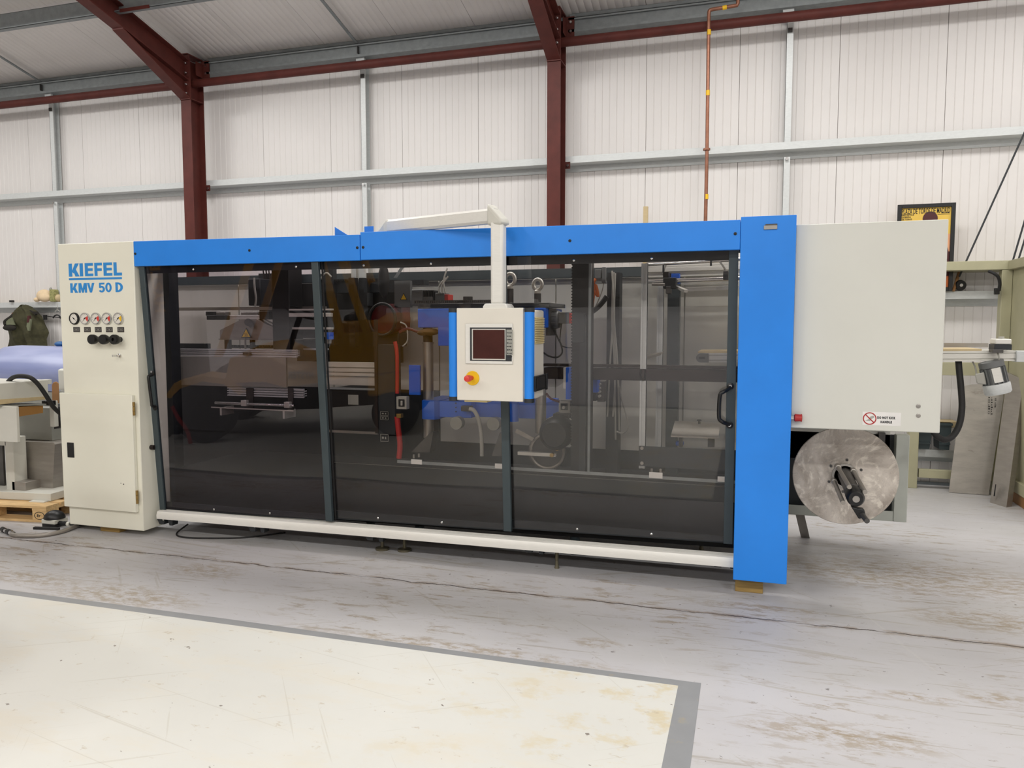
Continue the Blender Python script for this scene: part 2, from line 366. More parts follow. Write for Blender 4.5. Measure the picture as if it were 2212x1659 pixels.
def text_mesh(txt, x0, x1, z0, z1, bold=0.02, depth=0.004):
    """lettering in the XZ plane facing -Y, fitted to a rectangle: list of verts and faces"""
    cu = bpy.data.curves.new('lettering', 'FONT'); cu.body = txt; cu.size = 1.0; cu.offset = bold; cu.extrude = depth; cu.resolution_u = 3; cu.space_character = 1.0 + 4 * bold
    o = bpy.data.objects.new('lettering', cu); C.objects.link(o)
    bpy.context.view_layer.update(); dg = bpy.context.evaluated_depsgraph_get()
    me = bpy.data.meshes.new_from_object(o.evaluated_get(dg)); bpy.data.objects.remove(o); bpy.data.curves.remove(cu)
    xs = [v.co.x for v in me.vertices]; ys = [v.co.y for v in me.vertices]
    ax, bx, ay, by = min(xs), max(xs), min(ys), max(ys)
    vs = [(x0 + (v.co.x - ax) / (bx - ax) * (x1 - x0), -v.co.z / depth * 0.0006, z0 + (v.co.y - ay) / (by - ay) * (z1 - z0)) for v in me.vertices]
    fs = [tuple(p.vertices) for p in me.polygons]; bpy.data.meshes.remove(me)
    return vs, fs
def letters(mb, txt, x0, x1, z0, z1, y, bold=0.02, m=0):
    vs, fs = text_mesh(txt, x0, x1, z0, z1, bold)
    return mb.add([(p[0], y + p[1], p[2]) for p in vs], fs, m)

def ring(cx, cz, rx, rz, th, tz, a0, a1, n=14):
    out = []
    for i in range(n):
        p, q = R(a0 + (a1 - a0) * i / n), R(a0 + (a1 - a0) * (i + 1) / n)
        out.append([(cx + math.cos(p) * rx, cz + math.sin(p) * rz), (cx + math.cos(q) * rx, cz + math.sin(q) * rz), (cx + math.cos(q) * (rx - th), cz + math.sin(q) * (rz - tz)), (cx + math.cos(p) * (rx - th), cz + math.sin(p) * (rz - tz))])
    return out
def rc(a, b, c, d): return [(a, c), (b, c), (b, d), (a, d)]
GLY = {'K': [rc(0, .33, 0, 1), [(.30, .36), (.64, 1), (1, 1), (.50, .24)], [(.42, .58), (.60, .70), (1.03, 0), (.64, 0)]],
 'I': [rc(0, 1, 0, 1)], 'E': [rc(0, .36, 0, 1), rc(.3, 1, 0, .2), rc(.3, .95, .40, .60), rc(.3, 1, .8, 1)], 'F': [rc(0, .38, 0, 1), rc(.3, .95, .38, .58), rc(.3, 1, .8, 1)],
 'L': [rc(0, .38, 0, 1), rc(.3, 1, 0, .21)], 'M': [rc(0, .25, 0, 1), rc(.75, 1, 0, 1), [(.08, 1), (.33, 1), (.60, 0), (.41, 0)], [(.67, 1), (.92, 1), (.59, 0), (.40, 0)]],
 'V': [[(0, 1), (.31, 1), (.62, 0), (.36, 0)], [(.69, 1), (1, 1), (.64, 0), (.38, 0)]], '0': ring(.5, .5, .5, .5, .31, .19, 0, 360, 22),
 'D': [rc(0, .31, 0, 1)] + ring(.31, .5, .69, .5, .33, .19, -90, 90, 14), '5': [rc(.10, .95, .82, 1), rc(.08, .34, .46, .9)] + ring(.48, .33, .52, .34, .31, .18, -150, 140, 18)}
def block_letters(parent, txt, spans, z0, z1, y):
    for ch, (a, b) in zip(txt, spans):
        mb = MB()
        for k, poly in enumerate(GLY[ch]): mb.prism([(a + (b - a) * p[0], z0 + (z1 - z0) * p[1]) for p in poly], 'y', y - .0004 * min(k, {'0': 0, 'D': 1, '5': 2}.get(ch, 9)), y + .002)
        build('letter', mb, 'printblue', parent)

# ================================================================== the hall
YW = 8.1
fl = struct('floor', MB().box(-16, 9, -10, 8.3, -0.15, 0), 'floor')
build('white_floor_paint', MB().box(-14, -0.268, 0.42, 3.28, 0, 0.0015), 'floorwhite', fl, label='white painted floor area')
build('grey_paint_line', MB().prism([(-14, 3.28), (-0.268, 3.28), (-0.268, 0.42), (-14, 0.42), (-14, 0.34), (-0.18, 0.34), (-0.17, 2.4), (-0.175, 3.335), (-1.2, 3.33), (-2.6, 3.345), (-4.0, 3.34), (-14, 3.345)], 'z', 0, 0.001), 'border', fl, label='grey painted border line')
KH[0] = 1.0433
# back wall: ribbed composite panels on a sheet
wb = struct('wall_back', MB().box(-16, 9, YW + 0.025, YW + 0.12, 0, 4.9), 'wall')
JX = -0.168; PW = 0.9115
def ribbed(x0, x1, nr, g=0.005, d=0.0045):
    """profile (x, depth) of one micro-ribbed sheet seen from the front"""
    pts = [(x0, 0.012), (x0 + 0.003, 0)]
    for i in range(1, nr):
        c = x0 + (x1 - x0) * i / nr
        pts += [(c - g, 0), (c, d), (c + g, 0)]
    return pts + [(x1 - 0.003, 0), (x1, 0.012)]
def sheet(prof, ya, za, yb, zb):
    """sheet swept from (ya, za) to (yb, zb); depth pushes away from the room"""
    d = Vector((0, yb - ya, zb - za)).normalized(); n = Vector((0, d.z, -d.y))
    if n.y < -0.5 or n.z > 0.5: n = -n
    if abs(d.z) < 0.9: n = Vector((0, abs(n.y), abs(n.z)))
    k = len(prof); A = [(x, ya + n.y * q, za + n.z * q) for x, q in prof]; Bq = [(x, yb + n.y * q, zb + n.z * q) for x, q in prof]
    A2 = [(prof[-1][0], ya + n.y * .02, za + n.z * .02), (prof[0][0], ya + n.y * .02, za + n.z * .02)]
    B2 = [(prof[-1][0], yb + n.y * .02, zb + n.z * .02), (prof[0][0], yb + n.y * .02, zb + n.z * .02)]
    return MB().strip(A + A2, Bq + B2)
for i in range(-11, 5):
    x0 = JX + i * PW
    build('panel', sheet(ribbed(x0, x0 + PW, 12), YW, 0.0, YW, 4.72), 'wall', wb)
struct('baseboard_back', MB().box(-16, 9, YW - 0.03, YW, 0, 0.07), 'galvd')
RS = 0.25                                    # roof slope
def roofz(y): return 4.755 + RS * (8.0 - y)
ce = struct('ceiling', MB().hexa([(-16, -1, roofz(-1) + .03), (9, -1, roofz(-1) + .03), (9, 8.3, roofz(8.3) + .03), (-16, 8.3, roofz(8.3) + .03),
     (-16, -1, roofz(-1) + .12), (9, -1, roofz(-1) + .12), (9, 8.3, roofz(8.3) + .12), (-16, 8.3, roofz(8.3) + .12)])
     .hexa([(-16, -10, roofz(8)), (9, -10, roofz(8)), (9, -1, roofz(-1) + .03), (-16, -1, roofz(-1) + .03), (-16, -10, roofz(8) + .1), (9, -10, roofz(8) + .1), (9, -1, roofz(-1) + .12), (-16, -1, roofz(-1) + .12)]), 'ceil')
for i in range(-11, 5):
    x0 = JX + i * PW
    build('panel', sheet(ribbed(x0, x0 + PW, 12, 0.006, 0.004), 8.09, roofz(8.09), 3.0, roofz(3.0)), 'ceil', ce)
struct('wall_left', MB().box(-16.1, -16, -10, 8.3, 0, 7.2), 'wall')
struct('wall_right', MB().box(9, 9.1, -10, 8.3, 0, 7.2), 'wall')
struct('wall_front', MB().box(-16, 9, -10.1, -10, 0, 4.9), 'front')

# red steel portal frames
def frame(x0, label):
    x1 = x0 + 0.138; xm = (x0 + x1) / 2; t = thing('portal_frame', label, 'steel frame', (xm, 7.81, 0), group='red steel portal frames')
    ya, yb = 7.695, 7.925
    c = MB().box(x0, x1, ya, ya + .012, 0, 4.66).box(x0, x1, yb - .012, yb, 0, 4.66).box(xm - .005, xm + .005, ya + .012, yb - .012, 0, 4.66)
    build('column', c, 'red', t)
    def bz(y): return 4.66 + 0.255 * (6.677 - y)
    r = MB()
    for (a, b, zo0, zo1) in ((x0, x1, 0, .012), (x0, x1, .228, .24), (xm - .005, xm + .005, .012, .228)):
        r.hexa([(a, 7.69, bz(7.69) + zo0), (b, 7.69, bz(7.69) + zo0), (b, -1, bz(-1) + zo0), (a, -1, bz(-1) + zo0), (a, 7.69, bz(7.69) + zo1), (b, 7.69, bz(7.69) + zo1), (b, -1, bz(-1) + zo1), (a, -1, bz(-1) + zo1)])
    build('rafter', r, 'red', t)
    h = MB(); hz = 4.205; y0, y1 = 7.68, 6.70
    h.hexa([(x0, y0, hz), (x1, y0, hz), (x1, y1, bz(y1) - .012), (x0, y1, bz(y1) - .012), (x0, y0, hz + .013), (x1, y0, hz + .013), (x1, y1, bz(y1)), (x0, y1, bz(y1))])
    h.add([(xm - .005, y0, hz + .012), (xm + .005, y0, hz + .012), (xm + .005, y1, bz(y1)), (xm - .005, y1, bz(y1)), (xm - .005, y0, bz(y0)), (xm + .005, y0, bz(y0))], [(0, 1, 2, 3), (4, 5, 2, 3), (0, 4, 3), (1, 2, 5), (0, 1, 5, 4)])
    build('haunch', h, 'red', t)
    e = MB().box(x0 - .002, x1 + .002, 7.68, 7.695, 4.195, 4.70)
    build('end_plate', e, 'red', t)
    build('stiffener', MB().box(x0 + .004, x1, 7.707, 7.913, 4.2, 4.212), 'red', t)
    build('cap_plate', MB().box(x0, x1, 7.66, 7.93, 4.70, 4.712), 'red', t)
    build('cleat', MB().box(x1 - .03, x1 + .085, 7.925, 7.937, 4.50, 4.70).box(x1 - .004, x1 + .004, 7.80, 7.93, 4.50, 4.66), 'red', t)
    for zz in (4.26, 4.36, 4.49, 4.60):
        for xx in (x0 + .03, x1 - .028):
            build('bolt', MB().cyl((xx, 7.68, zz), (xx, 7.655, zz), .014, 6).cyl((xx, 7.657, zz), (xx, 7.64, zz), .008, 8), 'chrome', t)
    for zz in (4.55, 4.64):
        build('bolt', MB().cyl((x1 + .05, 7.925, zz), (x1 + .05, 7.905, zz), .014, 6), 'chrome', t)
    for zz in (1.79, 3.215):
        build('rail_cleat', MB().box(x1 - .05, x1 + .05, 7.925, 7.933, zz - .04, zz + .03), 'red', t)
        build('bolt', MB().cyl((x1 + .028, 7.925, zz - .01), (x1 + .028, 7.90, zz - .01), .014, 6), 'chrome', t)
    return t
FX = (-6.468, -2.02, 2.43)
frame(FX[0], 'red oxide steel portal frame with bolted haunch, rising behind the left half of the machine')
frame(FX[1], 'red oxide steel portal frame rising behind the control screen arm at middle of the wall')
BAY = ((-10.9, FX[0]), (FX[0], FX[1]), (FX[1], 2.43))
BN = ('left of the first red column', 'between the two red columns', 'right of the second red column')
for k, (a, b) in enumerate(BAY):
    a1 = a + .074 + (.01 if k else 0); b1 = b + .064
    solo('eaves_tie_tube', 'round red tie tube ' + BN[k], 'steel tube', MB().cyl((a1, 7.81, 4.41), (b1, 7.81, 4.41), .046, 20), 'red', group='red eaves tubes')
    e = MB(); xa, xb = a + .16, b + .10
    prof = [(8.07, 4.73), (7.95, 4.705), (7.95, 4.675), (7.953, 4.675), (7.953, 4.70), (8.0, 4.71), (8.0, 4.705)]
    e.box(xa, xb, 7.95, 7.956, 4.555, 4.69).box(xa, xb, 7.93, 8.09, 4.545, 4.556).box(xa, xb, 7.925, 7.931, 4.545, 4.572)
    e.hexa([(xa, 7.95, 4.684), (xb, 7.95, 4.684), (xb, 8.09, 4.66), (xa, 8.09, 4.66), (xa, 7.95, 4.69), (xb, 7.95, 4.69), (xb, 8.09, 4.666), (xa, 8.09, 4.666)])
    e.box(xa, xb, 7.925, 7.951, 4.684, 4.69).box(xa, xb, 7.925, 7.929, 4.668, 4.69)
    solo('eaves_beam', 'galvanised C section eaves beam under the roof edge ' + BN[k], 'steel beam', e, 'galvd', group='galvanised eaves beams')
    solo('eaves_trim', 'folded grey trim closing the roof edge ' + BN[k], 'metal trim', MB().box(a + .16, b + .1, 7.99, 8.095, 4.70, 4.75), 'galvd', group='grey eaves trims')
    for zz, zl, nm in ((3.235, 'upper', 'high on the wall'), (1.798, 'lower', 'at shelf height'), (0.335, 'bottom', 'near the floor')):
        if (zl == 'bottom' and k < 2) or (zl == 'lower' and k == 1): continue      # hidden behind the machine
        xa, xb = a + .075, b + .075
        g = MB().box(xa, xb, 7.93, 7.934, zz, zz + .066).box(xa, xb, 7.93, 8.098, zz - .003, zz).box(xa, xb, 8.094, 8.098, zz - .066, zz).box(xa, xb, 7.934, 7.945, zz + .062, zz + .066).box(xa, xb, 8.083, 8.094, zz - .066, zz - .062)
        solo('wall_rail', 'galvanised wall rail %s %s' % (nm, BN[k]), 'wall rail', g, 'galv', group='galvanised wall rails')
for x, nm in ((-8.75, 'left of the first red column'), (-4.24, 'midway between the red columns'), (0.288, 'right of the copper pipe')):
    for z0, z1, q in ((0.34, 1.73, 'lowest'), (1.87, 3.17, 'middle'), (3.30, 4.545, 'top')):
        if q == 'lowest': continue
        s_ = MB().box(x - .03, x - .027, 7.985, 8.08, z0, z1).box(x - .03, x + .03, 7.985, 7.988, z0, z1).box(x + .02, x + .03, 7.988, 7.998, z0, z1).box(x - .03, x + .03, 8.077, 8.08, z0, z1)
        t = solo('wall_stanchion', '%s length of galvanised channel stanchion %s' % (q, nm), 'steel channel', s_, 'galv', group='galvanised wall stanchions')
        if q == 'top': build('bracket', MB().box(x - .07, x + .03, 7.965, 7.985, 4.465, 4.545), 'galv', t); build('top_tab', MB().box(x - .02, x + .02, 7.97, 7.985, 4.33, 4.37), 'steeld', t)
        if q == 'middle': build('bolt', MB().cyl((x, 7.98, 3.15), (x, 7.955, 3.15), .016, 6), 'chrome', t)
# roof purlin and sag bars
for k, (a, b) in enumerate(BAY[:2]):
    yp = 6.72; zb = 4.80
    p = MB().box(a + .07, b + .07, yp, yp + .004, zb, zb + .19).box(a + .07, b + .07, yp - .06, yp, zb, zb + .004).box(a + .07, b + .07, yp - .06, yp - .056, zb, zb + .016)
    p.hexa([(a + .07, yp, zb + .186), (b + .07, yp, zb + .186), (b + .07, yp + .07, zb + .17), (a + .07, yp + .07, zb + .17), (a + .07, yp, zb + .19), (b + .07, yp, zb + .19), (b + .07, yp + .07, zb + .174), (a + .07, yp + .07, zb + .174)])
    t = solo('roof_purlin', 'galvanised roof purlin crossing above the rafter ' + ('at the top left corner' if k == 0 else 'to the right of the left rafter'), 'purlin', p, 'galvd', group='galvanised purlins')
    if k: build('cleat', MB().box(a + .15, a + .52, yp - .07, yp - .06, zb - .012, zb + .02), 'red', t)
for x, nm in ((-8.85, 'at far left of the roof'), (-4.28, 'between the two rafters')):
    d = Vector((0, -1, RS)).normalized(); n = Vector((0, RS, 1)).normalized()
    p0 = Vector((x, 8.03, 4.668)); p1 = p0 + d * 1.42
    b = MB(); hw = .017
    b.hexa([p0 + Vector((-hw, 0, 0)), p0 + Vector((hw, 0, 0)), p1 + Vector((hw, 0, 0)), p1 + Vector((-hw, 0, 0)), p0 + Vector((-hw, 0, 0)) + n * .012, p0 + Vector((hw, 0, 0)) + n * .012, p1 + Vector((hw, 0, 0)) + n * .012, p1 + Vector((-hw, 0, 0)) + n * .012])
    t = solo('sag_bar', 'thin flat grey bar running up under the roof panels ' + nm, 'steel bar', b, 'galvd', group='roof sag bars')
    build('end_bracket', MB().box(x - .035, x + .035, 7.955, 8.05, 4.60, 4.63).box(x + .012, x + .02, 7.91, 7.95, 4.58, 4.66), 'steeld', t)
# copper pipe
yc = 7.70
cp = thing('copper_pipe', 'thin copper pipe with yellow tape bands running down the wall beside the blue panel', 'pipe', (-0.446, yc, 0.2))
xa = -0.446
build('pipe', MB().tube([(-0.446+.01, yc, 0.2), (-0.446, yc, 2.3), (-0.444,7.7,3.198), (-0.45,7.7,4.439)], .0175, 12, smooth=False)
      .tube([(-0.45,7.7,4.439), (-0.449,7.7,4.494), (-0.439,7.7,4.514), (-0.41,7.7,4.519)], .0175, 12)
      .tube([(-0.41,7.7,4.519), (-0.222,7.7,4.528), (-0.197,7.7,4.529), (-0.189,7.7,4.543), (-0.19,7.7,4.618)], .0175, 12, smooth=False), 'copper', cp)
for (u, v) in (((-0.441,7.7,2.784), 0), ((-0.446,7.7,3.754), 0), ((-0.446,7.7,4.312), 0)):
    build('tape_band', MB().cyl((u[0], yc, u[2] - .024), (u[0], yc, u[2] + .024), .0195, 12), 'yellow', cp)
build('tape_band', MB().cyl((-0.326,7.7,4.521), (-0.288,7.7,4.524), .0195, 12), 'yellow', cp)
build('pipe_clip', MB().cyl((-0.447, yc, 3.22), (-0.447, yc, 3.237), .034, 14).box(-0.447 - .006, -0.447 + .006, yc, 7.93, 3.224, 3.233), 'copper', cp)
# bracing rods right
for (p0, p1, nm) in (((2.247,7.88,3.258), (1.78,7.88,1.992), 'slanting across the wall beside the framed poster'), ((2.286,7.9,2.51), (2.17,7.9,1.978), 'close to the right edge, above the khaki beam'), ((2.311,7.9,2.42), (2.209,7.9,1.977), 'outermost one at the right edge, above the khaki beam')):
    solo('bracing_rod', 'thin dark steel bracing rod ' + nm, 'steel rod', MB().cyl(p0, p1, .008, 8), 'dark', group='wall bracing rods')
KH[0] = 1.0

# ================================================================== the machine
def sl(x): return 0.0135 * (x + 4.2)          # the machine sits a little high at its right end
# ---- control cabinet
cab = thing('control_cabinet', 'tall narrow cream control cabinet with blue maker lettering and a row of gauges', 'cabinet', (-4.58, 4.65, 0.045))
build('body', MB().box(-4.925, -4.232, 4.5, 4.785, 0.045, 2.154), 'cream', cab, bev=0.006)
dx0, dx1, dz0, dz1 = -4.938,-4.267,0.188,1.051
dr = build('door', MB().box(dx0, dx1, 4.470, 4.499, dz0, dz1), 'cream', cab, bev=0.004)
hx0, hx1, hz0, hz1 = -4.881,-4.819,0.567,0.679
build('latch_recess', MB().box(hx0, hx1, 4.466, 4.471, hz0, hz1).box(hx0 + .006, hx1 - .004, 4.4655, 4.467, hz0 + .012, hz1 - .03, 1), ['black', 'rubber'], dr, bev=0.003)
for v0, v1 in ((869, 898), (1060, 1089)):
    a, b, c_, d_ = -4.257,-4.236,0.902,0.997
    z0 = 0.902 if v0 == 869 else 0.253; z1 = 1 if v0 == 869 else 0.352
    x = dx1 + .008
    h = MB()
    for k in range(3): h.cyl((x, 4.478, z0 + (z1 - z0) * k / 3 + .001), (x, 4.478, z0 + (z1 - z0) * (k + 1) / 3 - .001), .009, 10)
    build('hinge', h, 'brass', dr)
LX0, LX1 = -4.828, -4.341
def span(pairs, a, b): return [(LX0 + (LX1 - LX0) * (p - a) / (b - a), LX0 + (LX1 - LX0) * (q - a) / (b - a)) for p, q in pairs]
block_letters(cab, 'KIEFEL', span(((118, 262), (272, 318), (345, 458), (478, 582), (602, 720), (740, 850)), 118, 850), 1.913, 2.008, 4.4985)
pass
build('underline', MB().box(-4.828, -4.343, 4.4978, 4.501, 1.887, 1.901), 'printblue', cab, label='blue line under the lettering')
block_letters(cab, 'KMV50D', span(((130, 233), (246, 363), (366, 468), (526, 610), (618, 703), (756, 856)), 118, 850), 1.794, 1.864, 4.4985)
pass
for k, (u, v) in enumerate(((162, 688), (185.6, 688), (209.2, 688), (233, 688), (257.4, 688))):
    x = -4.789 + (-4.382 - -4.789) * (0, .2475, .495, .744, 1)[k]; z = 1.604
    g = MB().lathe([(.044, 0), (.0445, .010), (.041, .016), (.0365, .016), (.036, .009)], (x, 4.5, z), (0, -1, 0), 28, 0)
    g.lathe([(.0365, 0), (.0365, .0105)], (x, 4.5, z), (0, -1, 0), 28, 1)
    go = build('gauge', g, ['rubber' if k == 0 else 'chrome', 'dial'], cab)
    ang = R(-40) if k == 0 else R(228); L0 = .029
    n = MB(); dx, dz = math.cos(ang), math.sin(ang); px, pz = -dz * .0022, dx * .0022
    n.add([(x - dx * .012 + px * 1.6, 4.4885, z - dz * .012 + pz * 1.6), (x - dx * .012 - px * 1.6, 4.4885, z - dz * .012 - pz * 1.6), (x + dx * L0, 4.4885, z + dz * L0), (x - dx * .012 + px, 4.4875, z - dz * .012 + pz), (x - dx * .012 - px, 4.4875, z - dz * .012 - pz), (x + dx * L0, 4.4875, z + dz * L0)], [(0, 1, 2), (5, 4, 3), (0, 1, 4, 3), (1, 2, 5, 4), (2, 0, 3, 5)])
    n.cyl((x, 4.489, z), (x, 4.486, z), .005, 10)
    build('needle', n, 'ink', go)
    tk = MB()
    for q in range(11):
        a = R(225 - 27 * q); c1, s1 = math.cos(a), math.sin(a)
        tk.add([(x + c1 * .027 - s1 * .0008, 4.4893, z + s1 * .027 + c1 * .0008), (x + c1 * .027 + s1 * .0008, 4.4893, z + s1 * .027 - c1 * .0008), (x + c1 * .033 + s1 * .0008, 4.4893, z + s1 * .033 - c1 * .0008), (x + c1 * .033 - s1 * .0008, 4.4893, z + s1 * .033 + c1 * .0008)], [(0, 1, 2, 3)])
    build('scale', tk, 'ink', go)
    if k:
        s_ = MB(); P_ = [(x + .006, z + .002)]
        for q in range(8):
            a = R(38 - 12 * q); P_.append((x + math.cos(a) * .033, z + math.sin(a) * .033))
        s_.prism(P_, 'y', 4.4892, 4.4888); build('sector', s_, 'yellow' if k == 4 else 'reds', go)
    lx = x + .012; lz = 1.523
    lb = build('symbol_plate', MB().box(lx - .030, lx + .030, 4.4965, 4.5005, lz - .0185, lz + .0185), 'greylabel', cab, bev=.001)
    sy = MB()
    for q in ((-.020, .020, .007, .0085), (-.020, .020, -.0085, -.007), (-.0215, -.020, -.0085, .0085), (.020, .0215, -.0085, .0085), (-.006 + .002 * k, -.004 + .002 * k, -.004, .004), (.004, .006, -.004, .004), (-.010, .010, -.0006, .0008)):
        sy.box(lx + q[0], lx + q[1], 4.4958, 4.4966, lz + q[2], lz + q[3])
    build('symbol', sy, 'cable', lb)
for k, (u, v) in enumerate(((206, 0), (231, 0), (255, 0))):
    x = (-4.577, -4.475, -4.378)[k]; z = 1.452
    kb = MB().lathe([(.020, 0), (.020, .014), (.024, .020), (.032, .032), (.036, .046), (.036, .066), (.033, .071)] + ([(.012, .071), (.012, .055)] if k == 2 else []), (x, 4.5, z), (0, -1, 0), 22)
    build('regulator_knob', kb, 'black', cab)
tx, tz = -4.388, 1.335
build('key_switch', MB().lathe([(.014, 0), (.014, .008), (.008, .010), (.008, .03), (.004, .032)], (tx, 4.5, tz), (0, -1, 0), 16).box(tx - .003, tx + .003, 4.43, 4.47, tz - .008, tz + .008), 'chrome', cab)
build('side_plug', MB().cyl((-4.232, 4.60, (-4.232,4.559,0.653)[2]), (-4.20, 4.60, (-4.232,4.559,0.653)[2]), .018, 14), 'brownred', cab)
build('chipped_paint', MB().ball((-4.37, 4.4705, 0.393), .007, .001, .005).ball((-4.395, 4.4705, 0.398), .005, .001, .003), 'dark', cab)
solo('timber_block', 'wooden packing block under the cream control cabinet', 'block', MB().box(-4.68, -4.50, 4.545, 4.66, 0, 0.045), 'woodd', bev=.003, group='timber blocks under the machine')
solo('timber_block', 'squared wooden packing block under the tall blue end panel', 'block', MB().box(-0.058, 0.097, 4.59, 4.72, 0, 0.098), 'woodd', bev=.003, group='timber blocks under the machine')

# ---- guard frame: blue panels, base, track, sliding doors
mc = thing('forming_machine', 'long blue and grey thermoforming machine housing with three smoked sliding doors', 'machine', (-2.1, 5.1, 0))
BM = [('top_beam', -4.231, -2.4275), ('top_beam', -2.4235, -0.071)]
for nm, a, b in BM:
    m_ = MB().hexa([(a, 4.50, 1.975), (b, 4.50, 1.973), (b, 4.53, 1.973), (a, 4.53, 1.975), (a, 4.50, 2.153), (b, 4.50, 2.137), (b, 4.74, 2.137), (a, 4.74, 2.153)])
    pb = build(nm, m_, 'blue', mc, bev=.003)
    for x, z in (((-4.216, 2.064), (-3.261, 2.06), (-2.445, 2.054)) if a < -3 else ((-2.403, 2.055), (-1.039, 2.053), (-0.098, 2.061))):
        build('bolt', MB().lathe([(.009, 0), (.009, .003), (.005, .004), (.005, .001)], (x, 4.5, z), (0, -1, 0), 12), 'black', pb)
sp = build('end_panel', MB().box(-0.0695, 0.2205, 4.497, 4.60, 0.098, 2.152), 'blue', mc, bev=.003)
a, b, c_, d_ = 0.052,0.122,2.077,2.107
build('latch_plate', MB().box(a, b, 4.489, 4.497, c_, d_ - .008).box(a + .008, b, 4.492, 4.497, d_ - .01, d_, 1), ['steel', 'steeld'], sp, bev=.001)
rx, rz = 0.23, 1.038
build('red_pull_knob', MB().lathe([(.012, 0), (.012, .016)], (.2205, 4.55, rz), (1, 0, 0), 14, 1).lathe([(.012, .016), (.022, .022), (.020, .05), (.023, .058), (.018, .06)], (.2205, 4.55, rz), (1, 0, 0), 14, 0), ['hosered', 'chrome'], sp)
# header, base and posts
build('header_rail', MB().box(-4.22, -0.07, 4.76, 4.84, 1.985, 2.04), 'dark', mc)
build('header_rail', MB().box(-4.22, -0.07, 4.64, 4.70, 2.02, 2.06), 'dark', mc)
build('base_frame', MB().hexa([(-4.2, 4.80, .15), (0.2, 4.80, .20), (0.2, 5.70, .20), (-4.2, 5.70, .15), (-4.2, 4.80, .46), (0.2, 4.80, .48), (0.2, 5.70, .48), (-4.2, 5.70, .46)]), 'black', mc)
build('back_skirt', MB().box(-5.2, 0.2, 5.88, 5.92, 0.12, 0.60), 'dark', mc); build('back_skirt', MB().box(-5.25, -2.44, 5.835, 5.86, 0.60, 1.02), 'dark', mc)
for (x0, x1) in ((-5.25, -4.36), (-4.355, -3.42), (-3.415, -2.44), (-2.435, -1.46), (-1.455, -.48), (-.475, .94)):
    build('back_panel', MB().box(x0 + .002, x1 - .002, 5.84, 5.86, .60 if x0 > -2.5 else 1.02, 1.915), 'backp', mc, bev=.002)
build('back_sheet', MB().box(-5.25, 0.94, 5.862, 5.87, .6, 1.95), 'backp', mc)  # added behind the panels to stop light showing through the seams
build('rear_top_beam', MB().box(-5.25, 0.95, 5.74, 5.84, 1.915, 1.985), 'stile', mc)
build('post', MB().box(-4.283, -4.223, 4.83, 4.93, .17, 1.98), 'dark', mc)
build('rear_post', MB().box(-0.572, -0.488, 5.55, 5.64, .48, 2.0), 'stile', mc)
build('rear_post', MB().box(-0.995, -0.905, 5.5, 5.62, .48, 1.93), 'dark', mc)
for (u0, u1, Y) in ((1383, 1397, 0), (1418, 1432, 1)):
    x0, x1 = ((-0.684, -0.646), (-0.627, -0.586))[Y]; y = (5.0, 5.4)[Y]
    w3 = (x1 - x0) / 3; z1_ = (1.95, 1.833)[Y]
    build('profile_post', MB().box(x0, x0 + w3 * .9, y, y + .05, .62, z1_).box(x1 - w3 * .9, x1, y, y + .05, .62, z1_).box(x0, x1, y + .008, y + .045, .62, z1_), 'galv', mc)
build('cross_beam', MB().hexa([(-1.328, 5.0, 1.195), (-.05, 5.0, 1.197), (-.05, 5.12, 1.197), (-1.328, 5.12, 1.195),
   (-1.328, 5.0, 1.27), (-.05, 5.0, 1.273), (-.05, 5.12, 1.273), (-1.328, 5.12, 1.27)]).box(-1.339, -.05, 5.02, 5.09, 1.278, 1.296), 'brownred', mc)
# track
tr = MB()
def trk(prof, m=0):
    A = [(-4.182, y, z) for y, z in prof]; Bq = [(-0.069, y, z + .0205) for y, z in prof]; tr.strip(A, Bq, m)
trk([(4.575, .124), (4.575, .152), (4.586, .178), (4.608, .182), (4.612, .176), (4.612, .124)])
for y0 in (4.630, 4.656, 4.682): trk([(y0, .14), (y0, .178), (y0 + .006, .178), (y0 + .006, .14)])
trk([(4.612, .13), (4.612, .145), (4.71, .145), (4.71, .13)], 1)
build('door_track', tr, ['aluw', 'dark'], mc)
build('sill_beam', MB().strip([(-4.182, y, z) for y, z in ((4.66, .108), (4.66, .128), (4.80, .128), (4.80, .108))], [(-0.07, y, z + .02) for y, z in ((4.66, .108), (4.66, .128), (4.80, .128), (4.80, .108))]), 'dark', mc)
for x, big in ((-4.134, 0), (-3.342, 1), (-2.413, 1), (-1.294, 1), (-0.133, 1)):
    z = .122 + sl(x)
    k = MB().prism([(x - .07, z), (x - .045, z - .045), (x - .005, z - .045), (x + .005, z), (x + .03, z), (x + .045, z - .048), (x + .07, z - .048), (x + .075, z)], 'y', 4.60, 4.66)
    br = build('track_bracket', k, 'dark', mc)
    build('screw', MB().cyl((x - .005, 4.60, z - .008), (x - .005, 4.594, z - .008), .006, 10), 'alu', br)
# adjustable feet
for x, y in ((-2.416, 4.74), (-2.257, 4.76), (-1.159, 4.70), (-3.9, 5.4), (-0.3, 5.4)):
    f_ = build('levelling_foot', MB().lathe([(.028, .142), (.028, .118), (.012, .118), (.012, .02), (.048, .014), (.048, 0)] if x < -1.5 else [(.018, .16), (.024, .14), (.024, .115), (.012, .112), (.010, .03), (.016, 0)], (x, y, 0), (0, 0, 1), 16), 'footm', mc)
for x, y in ((-2.566, 4.86), (-2.185, 4.86), (-1.077, 4.86)):
    build('stub_leg', MB().cyl((x, y, .055), (x, y, .2), .032, 14), 'stile', mc)
